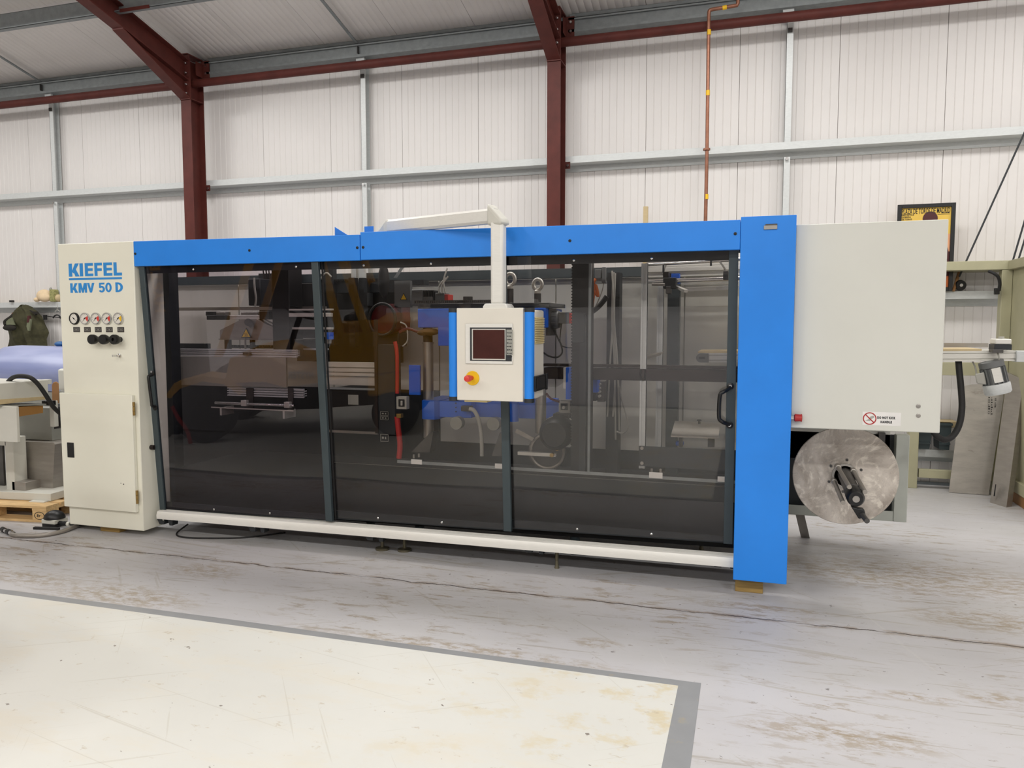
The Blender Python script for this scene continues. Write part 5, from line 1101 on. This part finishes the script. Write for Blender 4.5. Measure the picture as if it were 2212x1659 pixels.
# the far sleeve, turned back at the cuff
build('sleeve', MB().tube([(-9.326,7.800,1.689), (-9.340,7.770,1.656), (-9.393,7.760,1.623), (-9.429,7.760,1.597), (-9.402,7.750,1.556)], .030, 12), 'olived', j)
build('lining', MB().prism([(-9.328, 1.608), (-9.281, 1.640), (-9.232, 1.659), (-9.211, 1.615), (-9.185, 1.562), (-9.262, 1.567), (-9.329, 1.564)], 'y', 7.685, 7.70), 'lining', j)
build('underside_shade', MB().ball((-9.291,7.70,1.526), .115, .030, .040, 18, 8), 'olived', j)  # dark blob put in for the shade under the sleeve
build('collar', MB().prism([(-9.053, 1.757), (-8.987, 1.735), (-8.935, 1.738), (-8.895, 1.698), (-8.942, 1.706), (-8.952, 1.691), (-9.007, 1.724)], 'y', 7.79, 7.82), 'olived', j)
build('placket', MB().prism([(-9.007, 1.607), (-8.967, 1.643), (-8.939, 1.639), (-8.958, 1.549), (-8.981, 1.484), (-9.006, 1.491), (-9.020, 1.542)], 'y', 7.715, 7.735), 'lining', j)
build('placket_edge', MB().prism([(-8.993, 1.679), (-8.959, 1.683), (-8.957, 1.643), (-8.979, 1.596), (-9.008, 1.592)], 'y', 7.712, 7.735), 'maroon', j)
for x, z in ((-9.218, 1.788), (-9.345, 1.717), (-9.335, 1.695)): build('snap_button', MB().cyl((x, 7.87, z), (x, 7.79, z), .008, 10), 'copper', j)
h = thing('clothes_hanger', 'black trouser hanger with a clip hanging from the wall rail beside the jacket', 'hanger', (-8.65,7.86,1.634))
build('bar', MB().hexa([(-8.854,7.85,1.677), (-8.508,7.85,1.64), (-8.524,7.865,1.64), (-8.871,7.865,1.677), (-8.854,7.85,1.686), (-8.507,7.85,1.652), (-8.523,7.865,1.652), (-8.871,7.865,1.686)]), 'black', h)
build('clip', MB().box(*(-8.875,-8.836,7.84,7.87,1.629,1.695)), 'black', h, bev=.003)
build('hook_arc', MB().tube([(-8.721,7.855,1.653), (-8.696,7.855,1.68), (-8.657,7.855,1.692), (-8.619,7.855,1.679), (-8.597,7.855,1.646)], .010, 8), 'black', h)
build('wire_hook', MB().tube([(-8.691,7.86,1.734), (-8.674,7.86,1.749), (-8.651,7.86,1.758), (-8.628,7.86,1.749), (-8.621,7.86,1.737)], .005, 6), 'cable', h)
build('wire', MB().tube([(-8.653,7.86,1.845), (-8.648,7.86,1.803), (-8.658,7.86,1.761)], .003, 6), 'cable', h)
b = thing('cushion', 'small beige padded cushion with a green patterned end on the wall rail above the jacket', 'cushion', (-8.915, 7.92, z_s))
build('pad', MB().ball((-8.935, 7.93, z_s + .082), .118, .07, .082, 20, 12), 'beige', b)
build('fold', MB().ball((-8.897, 7.895, z_s + .062), .10, .05, .058, 18, 10), 'beige', b)
build('fold', MB().ball((-9.04, 7.905, z_s + .030), .036, .04, .030, 14, 8), 'beige', b)
build('tuft', MB().lathe([(.012, 0), (.018, .02), (.006, .04)], (-8.821, 7.92, z_s + .15), (.3, 0, 1), 10), 'slate', b)
build('patterned_end', MB().box(-8.801, -8.731, 7.88, 7.97, z_s, z_s + .16), 'leafy', b, bev=.012)
build('beige_back', MB().ball((-8.725, 7.95, z_s + .05), .045, .05, .05, 12, 8), 'tan', b)
solo('black_clip', 'small black block standing on the wall rail above the jacket', 'block', MB().box(-9.52, -9.471, 7.90, 7.94, z_s, 1.893), 'black', bev=.002)
solo('shelf_board', 'thin pale board lying along the wall rail at far left', 'board', MB().box(-11.2, -8.674, 7.945, 8.07, 1.799, 1.812), 'tan')
KH[0] = 1.0

# ================================================================== right side, behind the end housing
kf = thing('khaki_frame', 'khaki steel box frame with a side panel standing by the wall at far right', 'steel frame', (2.2, 8.1, 0))
YK = 8.08
bx('top_beam', (1.068, 3.4, YK, YK + .50, 2.062, 2.145), 'khaki', kf, .004)
bx('post', (2.173, 2.259, YK, YK + .10, 0, 2.059), 'khaki', kf, .004)
bx('post', (1.458, 1.545, YK, YK + .10, 0, 2.073), 'khaki', kf, .004)
bx('mid_beam', (1.521, 2.18, YK, YK + .05, 1.089, 1.21), 'khaki', kf, .003)
bx('bottom_beam', (1.557, 2.221, YK, YK + .06, 0.106, 0.186), 'khaki', kf, .003)
xk = 2.259
bx('side_panel', (xk + .002, xk + .012, 6.75, YK + .1, .17, 2.059), 'khaki', kf)
bx('side_beam', (xk - .04, xk + .09, 6.75, YK, 2.059, 2.142), 'khaki', kf, .004)
s0_ = (2.19,7.697,0.09); s1_ = (2.19,7.711,0.179)
bx('base_beam', (xk - .03, xk + .11, 7.15, YK, .098, .20), 'khaki', kf, .004)
pe = bx('foot_plate', (xk - .035, xk + .09, 7.14, 7.155, .06, .23), 'cast', kf, .003)
build('cable', MB().tube([(2.052,8.03,2.046), (2.082,8,2.027), (2.12,8,1.993), (2.142,8.02,1.935), (2.143,8.04,1.869)], .014, 10), 'rubber', kf)
bx('cable_plug', (2.111,2.148,8.03,8.08,1.836,1.894), 'black', kf, .004)
solo('timber_block', 'brown timber bearer under the khaki frame at the right edge', 'block', MB().box(xk - .02, xk + .10, 7.1, 7.9, 0, .098), 'cork', bev=.004, group='timber blocks under the machine')
# leaning plates
def pl3(p, d): return (p[0] + d[0], p[1] + d[1], p[2] + d[2])
pa = [(1.791, 7.96, .004), (2.108, 7.93, .004), (2.218, 8.03, 0.891), (2.21, 8.04, 0.983), (2.149, 8.045, 1.007), (2.044, 8.045, 1.014), (1.962, 8.045, 1.007), (1.909, 8.045, 0.993), (1.88, 8.04, 0.962)]
sp_ = solo('steel_plate', 'wide worn steel plate leaning against the khaki frame under the conveyor motor', 'plate', MB().strip(pa, [pl3(p, (0, .012, .002)) for p in pa]), 'plate')
sw_ = MB(); random.seed(11)
for q in range(3):
    zz = 0
    for k in range(8):
        u_, v_ = 0, 0
        x_ = (2.097, 2.119, 2.148)[q]; z_ = (0.899) - k * .021 - random.uniform(0, .006)
        if q == 2 and k > 4: continue
        yy = 8.035 - .016 - (1.014 - z_) * .093
        sw_.box(x_ - .006, x_ + random.uniform(0, .008), yy, yy + .002, z_ - .008, z_ + random.uniform(-.003, .004))
build('scribble', sw_, 'ink', sp_)
ch = [(2.039, 7.62, 0.0), (2.118, 7.45, 0.0), (2.283, 7.74, 1.081), (2.209, 7.92, 1.132)]
cp2 = MB().strip(ch, [pl3(p, (.012, .02, 0)) for p in ch])
fl2 = [ch[1], pl3(ch[1], (.055, .05, 0)), pl3(ch[2], (.055, .05, 0)), ch[2]]
cp2.strip(fl2, [pl3(p, (-.004, .012, 0)) for p in fl2])
cs = solo('steel_channel', 'long folded grey steel channel leaning beside the worn plate at far right', 'channel', cp2, 'stain')
build('slot', MB().hexa([(2.045,7.55,0.071), (2.055,7.55,0.071), (2.061,7.57,0.067), (2.05,7.57,0.067), (2.054,7.55,0.177), (2.061,7.55,0.178), (2.067,7.57,0.174), (2.06,7.57,0.174)]), 'ink', cs)
solo('label_tag', 'small white tag taped behind the leaning steel channel', 'tag', MB().box(*(2.258,2.305,7.9,7.905,0.308,0.35)), 'paper')
for k, (u, nm) in enumerate(((0, 'dark green plastic bin on the low rail, next to the rewinder frame'), (1, 'dark green plastic bin on the low rail, beside the leaning plate'))):
    x0, x1 = ((1.542, 1.666), (1.726, 1.833))[k]; z0 = 0.372; z1 = (0.523, 0.609)[k] + .02
    t = thing('storage_bin', nm, 'bin', ((x0 + x1) / 2, 8.2, z0), group='dark green bins')
    build('tub', MB().strip([(x0 + .012, 8.16, z0), (x1 - .012, 8.16, z0), (x1 - .012, 8.40, z0), (x0 + .012, 8.40, z0)], [(x0, 8.14, z1), (x1, 8.14, z1), (x1, 8.42, z1), (x0, 8.42, z1)]), 'bin', t)
    build('rim', MB().box(x0 - .006, x1 + .006, 8.13, 8.43, z1 - .02, z1), 'bin', t); build('rib', MB().box(x0 + .006, x1 - .006, 8.145, 8.16, z0 + .05, z0 + .065), 'bin', t)
bx_ = solo('tan_box', 'tan cardboard box edge above the dark green bin', 'box', MB().box(1.747, 1.894, 8.22, 8.40, 0.58, 0.639), 'tan', bev=.004)

# ================================================================== left side, beyond the control cabinet
YW7 = R(7.0); rot = Matrix.Rotation(YW7, 3, 'Z')
pal = thing('wooden_pallet', 'pine pallet carrying the white sealing machine left of the control cabinet', 'pallet', (-5.275, 4.609, 0), YW7)
PWID, PDEP = 1.10, .74
for k, (y0, w_) in enumerate(((0, .132), (.152, .09), (.302, .132), (.494, .09), (.608, .132))):
    build('deck_board', MB().box(-PWID, 0, y0, y0 + w_, .111, .131), 'wood', pal, bev=.002, local=True)
for x0 in (-PWID, -PWID / 2 - .065, -.13): build('stringer_board', MB().box(x0, x0 + .13, 0, PDEP, .091, .111), 'wood', pal, bev=.002, local=True)
for x0 in (-PWID, -PWID / 2 - .065, -.13):
    for y0 in (0, .302, .608):
        bk = build('block', MB().box(x0, x0 + .13, y0 + .002, y0 + .13, .020, .091), 'wood', pal, bev=.002, local=True)
        if x0 == -.13 and y0 == 0:
            st_ = MB().torus((-.066, .0015, .054), (0, 1, 0), .03, .0022, 26, 6); st_.v = [(-.066 + (p[0] + .066) * 1.45, p[1], p[2]) for p in st_.v]
            letters(st_, 'Er', -.086, -.056, .042, .066, .0008, .02); build('burnt_stamp', st_, 'ink', bk, local=True)
for y0 in (0, .302, .608): build('bottom_board', MB().box(-PWID, 0, y0, y0 + .13, 0, .020), 'wood', pal, bev=.002, local=True)
sm = thing('sealing_machine', 'grey-white packaging machine standing on the pallet left of the control cabinet', 'machine', (-5.39, 4.756, .133), YW7)
def lb_(name, b, mat, bev=0.0): return build(name, MB().box(*b), mat, sm, bev=bev, local=True)
lb_('base', (-1.1, 0, 0, .75, .0, .062), 'cast', .003)
lb_('foot_plate', (-.16, -.02, -.05, .05, -.004, .006), 'cast', .001)
# parts measured in world axes
def wp(name, mb, mat, bev=0.0):
    Mi = Matrix.Translation((-5.39, 4.756, .133)) @ Matrix.Rotation(YW7, 4, 'Z'); mb.xf(Mi.inverted()); return build(name, mb, mat, sm, bev=bev, local=True)
wp('frame_post', MB().box(*(-5.885,-5.794,4.78,4.9,0.169,0.632)), 'cast', .004)
wp('frame_top', MB().box(-6.241, -5.871, 4.78, 4.9, 0.561, 0.628), 'cast', .003)
wp('recess_back', MB().box(-6.415, -6.034, 4.88, 4.9, 0.136, 0.537), 'steeld')
wp('lower_box', MB().box(-5.9, -5.166, 4.3, 4.325, 0.689, 0.956), 'cast', .004)
pz = [(-5.977,4.92,0.574), (-5.517,4.92,0.583), (-5.505,4.92,0.568), (-5.556,4.92,0.163), (-5.989,4.92,0.135)]
wp('stainless_hood', MB().strip(pz, [(p[0], 5.12, p[2]) for p in pz]), 'stain')
wp('small_box', MB().box(*(-5.826,-5.681,4.78,4.98,0.18,0.265)), 'stain', .003)
wp('upper_housing', MB().box(-6.1, -5.3, 4.25, 4.70, .969, 1.127), 'cast', .006)
wp('housing_lug', MB().box(-5.36, -5.30, 4.70, 4.735, 1.09, 1.127), 'cast', .002)
def onx(p): return p
q0, q1, q2, q3 = (-5.295,4.281,0.97), (-5.295,4.664,0.974), (-5.295,4.666,0.996), (-5.295,4.283,1.007)
wp('tan_strip', MB().strip([q0, q1, q2, q3], [(p[0] - .03, p[1], p[2]) for p in (q0, q1, q2, q3)]), 'tan')
q0, q1, q2, q3 = (-5.31,4.415,0.861), (-5.31,4.651,0.867), (-5.31,4.654,0.925), (-5.31,4.419,0.938)
wp('brown_board', MB().strip([q0, q1, q2, q3], [(p[0] - .12, p[1], p[2]) for p in (q0, q1, q2, q3)]), 'kraft')
q0, q1, q2, q3 = (-5.3,4.284,0.955), (-5.3,4.675,0.927), (-5.3,4.675,0.938), (-5.3,4.284,0.966)
wp('jaw_plate', MB().strip([q0, q1, q2, q3], [(p[0] - .2, p[1], p[2]) for p in (q0, q1, q2, q3)]), 'slate')
wp('mid_panel', MB().box(*(-6.007,-5.622,5,5.1,0.582,0.86)), 'slate', .003)
wp('jaw_bracket', MB().box(*(-5.398,-5.317,4.72,4.78,0.917,0.954)), 'black', .003)
wp('side_flange', MB().box(*(-5.412,-5.364,4.8,4.84,0.735,0.946)), 'cast', .004)
wp('lower_panel', MB().box(*(-5.887,-5.783,5.12,5.15,0.422,0.645)), 'cast', .002)
cl = [(-5.414,4.84,0.911), (-5.382,4.84,0.89), (-5.353,4.84,0.796), (-5.342,4.84,0.732), (-5.416,4.84,0.71)]
wp('black_cover', MB().strip(cl, [(p[0], 4.9, p[2]) for p in cl]), 'rubber')
solo('black_hose', 'thick black hose arching over the white sealing machine', 'hose', MB().tube([(-5.49,4.5,1.1), (-5.426,4.48,1.139), (-5.354,4.46,1.163), (-5.268,4.45,1.171), (-5.198,4.46,1.159), (-5.174,4.5,1.108), (-5.163,4.55,1.026), (-5.165,4.62,0.919), (-5.173,4.7,0.848), (-5.233,4.82,0.765)], .0165, 12), 'rubber')
rk = thing('rear_cabinet', 'pale enamel machine cabinet half hidden behind the control cabinet', 'cabinet', (-5.6, 5.9, 0))
bx('upper_box', (-5.979,-5.787,5.4,5.6,0.964,1.164), 'white', rk, .02)
bx('grey_slab', (-6.2,-6.066,5.6,5.8,0.797,0.941), 'slate', rk, .003)
bx('shelf', (-6.245,-5.975,5.5,5.7,0.541,0.593), 'cast', rk, .003)
bx('white_panel', (-6.377,-6.247,5.62,5.66,0.133,0.517), 'paper', rk, .002)
bx('post', (-6.112,-6.03,5.5,5.6,0.17,0.586), 'stain', rk, .003)
bx('lower_ledge', (-6.144,-6,5.5,5.9,0.057,0.17), 'slate', rk, .003)
bx('base', (-6.6, -5.3, 5.7, 6.3, 0, .45), 'slate', rk, .004)
bx('body', (-7.2, -5.3, 5.85, 6.4, .45, .90), 'slate', rk, .004)
solo('leather_pad', 'rounded brown leather pad between the machine and the control cabinet', 'pad', MB().strip([(-5.823,5.2,1.034), (-5.806,5.2,1.059), (-5.769,5.2,1.068), (-5.744,5.2,1.052), (-5.749,5.2,0.878), (-5.827,5.2,0.876)], [(-5.935,5.3,1.024), (-5.917,5.3,1.049), (-5.88,5.3,1.058), (-5.854,5.3,1.043), (-5.859,5.3,0.865), (-5.939,5.3,0.863)]), 'cork', bev=.006)
fm = MB(); nfm = 20; xs_ = [(-7.62, .80), (-7.52, .95), (-7.35, 1.0), (-6.6, 1.0), (-5.0, 1.0)]; vs = []; fs = []
for x, k in xs_:
    for i in range(nfm + 1):
        a = math.pi * (-.12 + 1.0 * i / nfm); vs.append((x, 6.1 - .40 * math.sin(a) * k * 1.0 if False else 6.25 - .42 * k * math.cos(a - math.pi * .0) * 1.0, 1.03 + .31 * k * math.sin(a) + .012 * math.sin(x * 3 + i)))
for r_ in range(len(xs_) - 1):
    for i in range(nfm): q = r_ * (nfm + 1) + i; fs.append((q, q + 1, q + nfm + 2, q + nfm + 1))
fs.append(tuple(range(nfm + 1))); fs.append(tuple(range((len(xs_) - 1) * (nfm + 1), len(xs_) * (nfm + 1)))[::-1])
fs += [(r_ * (nfm + 1), (r_ + 1) * (nfm + 1), (r_ + 1) * (nfm + 1) + nfm, r_ * (nfm + 1) + nfm) for r_ in range(len(xs_) - 1)]
fm.add(vs, fs); solo('film_roll', 'big glossy lavender film roll lying behind the white sealing machine', 'film roll', fm, 'film')
solo('blue_bag', 'scrap of blue plastic bag lying on top of the lavender film roll', 'bag', MB().ball((-6.917, 6.3, 1.36), .06, .05, .03, 10, 6), 'bluepaper')
# floor things
fp = thing('foot_switch', 'grey and black foot switch with a black dome on the floor by the pallet', 'foot switch', (-5.1, 4.53, 0))
bx('base', (-5.20, -5.075, 4.50, 4.62, 0, .028), 'black', fp, .003); bx('body', (-5.203, -5.072, 4.498, 4.622, .028, .062), 'cast', fp, .005)
build('dome', MB().ball((-5.138, 4.56, .062), .080, .072, .062, 24, 8, lo=0, hi=90), 'black', fp)
build('cable_gland', MB().cyl((-5.072, 4.54, .032), (-5.02, 4.54, .032), .016, 12).cyl((-5.02, 4.54, .032), (-4.99, 4.54, .032), .020, 6), 'black', fp)
build('gland_ring', MB().cyl((-4.99, 4.54, .032), (-4.965, 4.54, .032), .018, 12), 'cast', fp)
build('cable', MB().tube([(-4.97, 4.54, .032), (-4.92, 4.56, .028), (-4.86, 4.66, .014), (-4.7, 4.95, .01)], .010, 8), 'rubber', fp)
solo('black_bar', 'flat black bar lying on the floor in front of the foot switch', 'bar', MB().hexa([(-5.205, 4.425, 0), (-5.0, 4.462, 0), (-5.005, 4.487, 0), (-5.21, 4.45, 0), (-5.205, 4.425, .018), (-5.0, 4.462, .018), (-5.005, 4.487, .018), (-5.21, 4.45, .018)]), 'rubber', bev=.002)
hz = thing('braided_hose', 'braided silver hose with black fittings lying on the floor by the control cabinet', 'hose', (-5.1, 4.3, 0))
def gz(p, z): return (p[0], p[1], z)
hr = .016
build('hose', MB().tube([gz((-5.195,4.235,0), hr), gz((-5.128,4.217,0), hr), gz((-5.065,4.224,0), hr), gz((-4.984,4.249,0), hr), gz((-4.93,4.298,0), hr), gz((-4.898,4.368,0), hr), gz((-4.897,4.449,0), hr), gz((-4.914,4.527,0), hr), (-4.92, 4.62, hr), (-4.86, 4.8, hr), (-4.75, 5.2, hr)], hr, 12), 'stain', hz)
build('hose_tail', MB().tube([gz((-5.621,4.378,0), .016), gz((-5.451,4.318,0), .016), gz((-5.349,4.295,0), .016)], .015, 10), 'aluw', hz)
for a, b, rr_, m_ in ((((-5.364,4.304,0)), ((-5.308,4.28,0)), .019, 'black'), (((-5.308,4.28,0)), ((-5.265,4.267,0)), .016, 'chrome'), (((-5.265,4.267,0)), ((-5.216,4.249,0)), .021, 'black'), (((-5.216,4.249,0)), ((-5.171,4.23,0)), .019, 'chrome')):
    build('fitting', MB().cyl(gz(a, .021), gz(b, .021), rr_, 14), m_, hz)
solo('floor_cable', 'thin black cable trailing on the floor under the left end of the track', 'cable', MB().tube([(-4.05, 4.75, .05), (-4.06, 4.64, .008), (-3.95, 4.57, .007), (-3.75, 4.60, .007), (-3.5, 4.70, .007), (-3.3, 4.9, .007)], .006, 6), 'rubber')
random.seed(21)
dp = []
for k, (u, v) in enumerate(((0, 0),) * 0): pass
# ================================================================== forklift beside the camera (seen only as a reflection in the doors)
fk = thing('forklift', 'yellow forklift truck seen reflected in the smoked doors', 'forklift', (-5.5, 2.45, 0), R(-15))
# local axes: x runs from the mast towards the counterweight, -y away from the doors; the near side is y = 0
def fb(name, mb, mat, bev=0.0, par=None, label=None): return build(name, mb, mat, fk if par is None else par, bev=bev, local=True, label=label)
for x, r_, nm in ((-.06, .33, 'front_wheel'), (1.97, .235, 'rear_wheel')):
    for y in (-.02, -.98):
        wl = fb(nm, MB().lathe([(r_ * .62, -.11), (r_ * .93, -.11), (r_, -.08), (r_, .08), (r_ * .93, .11), (r_ * .62, .11)], (x, y - .09, r_), (0, 1, 0), 36), 'rubber', 0)
        s_ = 1 if y > -.5 else -1
        fb('rim', MB().lathe([(.06, .05), (r_ * .6, .07), (r_ * .64, .10), (r_ * .64, -.10), (.05, -.1)], (x, y - .09, r_), (0, s_, 0), 28), 'bin', 0, wl)
side = [(.28, .36), (2.45, .55), (2.66, .62), (2.70, .85), (2.60, 1.04), (2.35, 1.10), (1.45, 1.12), (1.34, .95), (1.28, .80), (1.02, .78), (.80, .88), (.62, .96), (.42, .90), (.30, .70)]
fb('chassis', MB().prism([(.05, .30), (2.3, .34), (2.3, .62), (.40, .60), (.05, .45)], 'y', -1.02, -.06), 'black', .01)
fb('body', MB().prism([(.22, .62), (.62, .62), (.80, .56), (1.10, .60), (1.60, .66), (2.60, .70), (2.66, 1.0), (2.40, 1.10), (1.40, 1.12), (1.26, .82), (.95, .74), (.72, .86), (.55, .92), (.30, .88)], 'y', -1.05, 0), 'yellowtruck', .012)
fb('wheel_arch', MB().prism([(-.42, .52), (-.30, .66), (.02, .72), (.30, .66), (.42, .52), (.36, .50), (.22, .62), (0, .66), (-.24, .60), (-.36, .50)], 'y', -.22, .01), 'yellowtruck', .004)
fb('counterweight', MB().prism([(1.70, .42), (2.55, .46), (2.68, .60), (2.74, .90), (2.62, 1.08), (2.3, 1.14), (1.75, 1.06)], 'y', -1.03, -.02), 'yellowtruck', .04)
fb('hood', MB().prism([(1.30, 1.08), (2.30, 1.10), (2.20, 1.20), (1.42, 1.22)], 'y', -.95, -.10), 'yellowtruck', .02)
t_ = MB(); vs, fs = text_mesh('HYSTER', 0, .26, 0, .075, .03); t_.add([(1.12 - p[0], .002 + .001 * (p[1] < 0), .655 + p[2]) for p in vs], fs); fb('lettering', t_, 'ink', 0)
fb('seat', MB().prism([(1.42, 1.20), (1.80, 1.20), (1.84, 1.60), (1.74, 1.62), (1.70, 1.30), (1.44, 1.28)], 'y', -.78, -.28), 'black', .03)
fb('steering_column', MB().cyl((.72, -.52, .85), (.92, -.52, 1.28), .03, 12), 'black'); fb('steering_wheel', MB().torus((.93, -.52, 1.30), (.42, 0, .9), .16, .014, 28, 8), 'black')
for y in (-.03, -.98):
    fb('overhead_guard_post', MB().strip([(.14, y - .03, .90), (.22, y - .03, .90), (.22, y + .03, .90), (.14, y + .03, .90)], [(.62, y - .03, 2.0), (.70, y - .03, 2.0), (.70, y + .03, 2.0), (.62, y + .03, 2.0)]), 'yellowtruck', .006)
    fb('overhead_guard_post', MB().strip([(1.42, y - .03, 1.1), (1.50, y - .03, 1.1), (1.50, y + .03, 1.1), (1.42, y + .03, 1.1)], [(1.26, y - .03, 2.0), (1.34, y - .03, 2.0), (1.34, y + .03, 2.0), (1.26, y + .03, 2.0)]), 'yellowtruck', .006)
    fb('overhead_guard_post', MB().strip([(1.70, y - .03, 1.1), (1.78, y - .03, 1.1), (1.78, y + .03, 1.1), (1.70, y + .03, 1.1)], [(1.46, y - .03, 2.0), (1.54, y - .03, 2.0), (1.54, y + .03, 2.0), (1.46, y + .03, 2.0)]), 'yellowtruck', .006)
g_ = MB().box(.60, 1.56, -1.02, -.97, 1.97, 2.02).box(.60, 1.56, -.06, -.01, 1.97, 2.02).box(.60, .66, -1.0, -.02, 1.97, 2.02).box(1.5, 1.56, -1.0, -.02, 1.97, 2.02)
for q in range(6): g_.box(.66, 1.5, -.9 + q * .15, -.88 + q * .15, 1.98, 2.0)
fb('overhead_guard', g_, 'yellowtruck')
for y in (-.22, -.80):
    fb('mast_rail', MB().box(-.52, -.40, y - .05, y + .05, .06, 2.3), 'dark', .004); fb('mast_rail', MB().box(-.40, -.30, y - .09, y + .01, .06, 2.25), 'dark', .004)
t_ = MB(); vs, fs = text_mesh('HYSTER', 0, .62, 0, .11, .03); t_.add([(-.40 + .115 - .03 - p[2] - .0, -.205 + .202 + .001 * (p[1] < 0), 1.42 + p[0]) for p in vs], fs)
fb('mast_side_plate', MB().box(-.44, -.26, -.012, -.004, 1.2, 2.3), 'dark'); fb('mast_lettering', t_, 'yellowtruck')
for zz in (.35, 1.1, 1.9): fb('mast_crossbar', MB().box(-.44, -.38, -.82, -.20, zz, zz + .09), 'dark', .004)
fb('carriage', MB().box(-.60, -.54, -.95, -.08, .25, .33).box(-.60, -.54, -.95, -.08, .62, .70), 'dark', .004)
for y in (-.30, -.78): fb('fork', MB().prism([(-1.6, .03), (-.62, .03), (-.62, .75), (-.58, .75), (-.58, .0), (-1.6, .015)], 'y', y - .05, y + .05), 'steeld', .004)
fb('red_strap', MB().tube([(-.34, .03, .42), (-.28, .05, .30), (-.20, .05, .16), (-.18, .05, .02)], .022, 8), 'hosered')
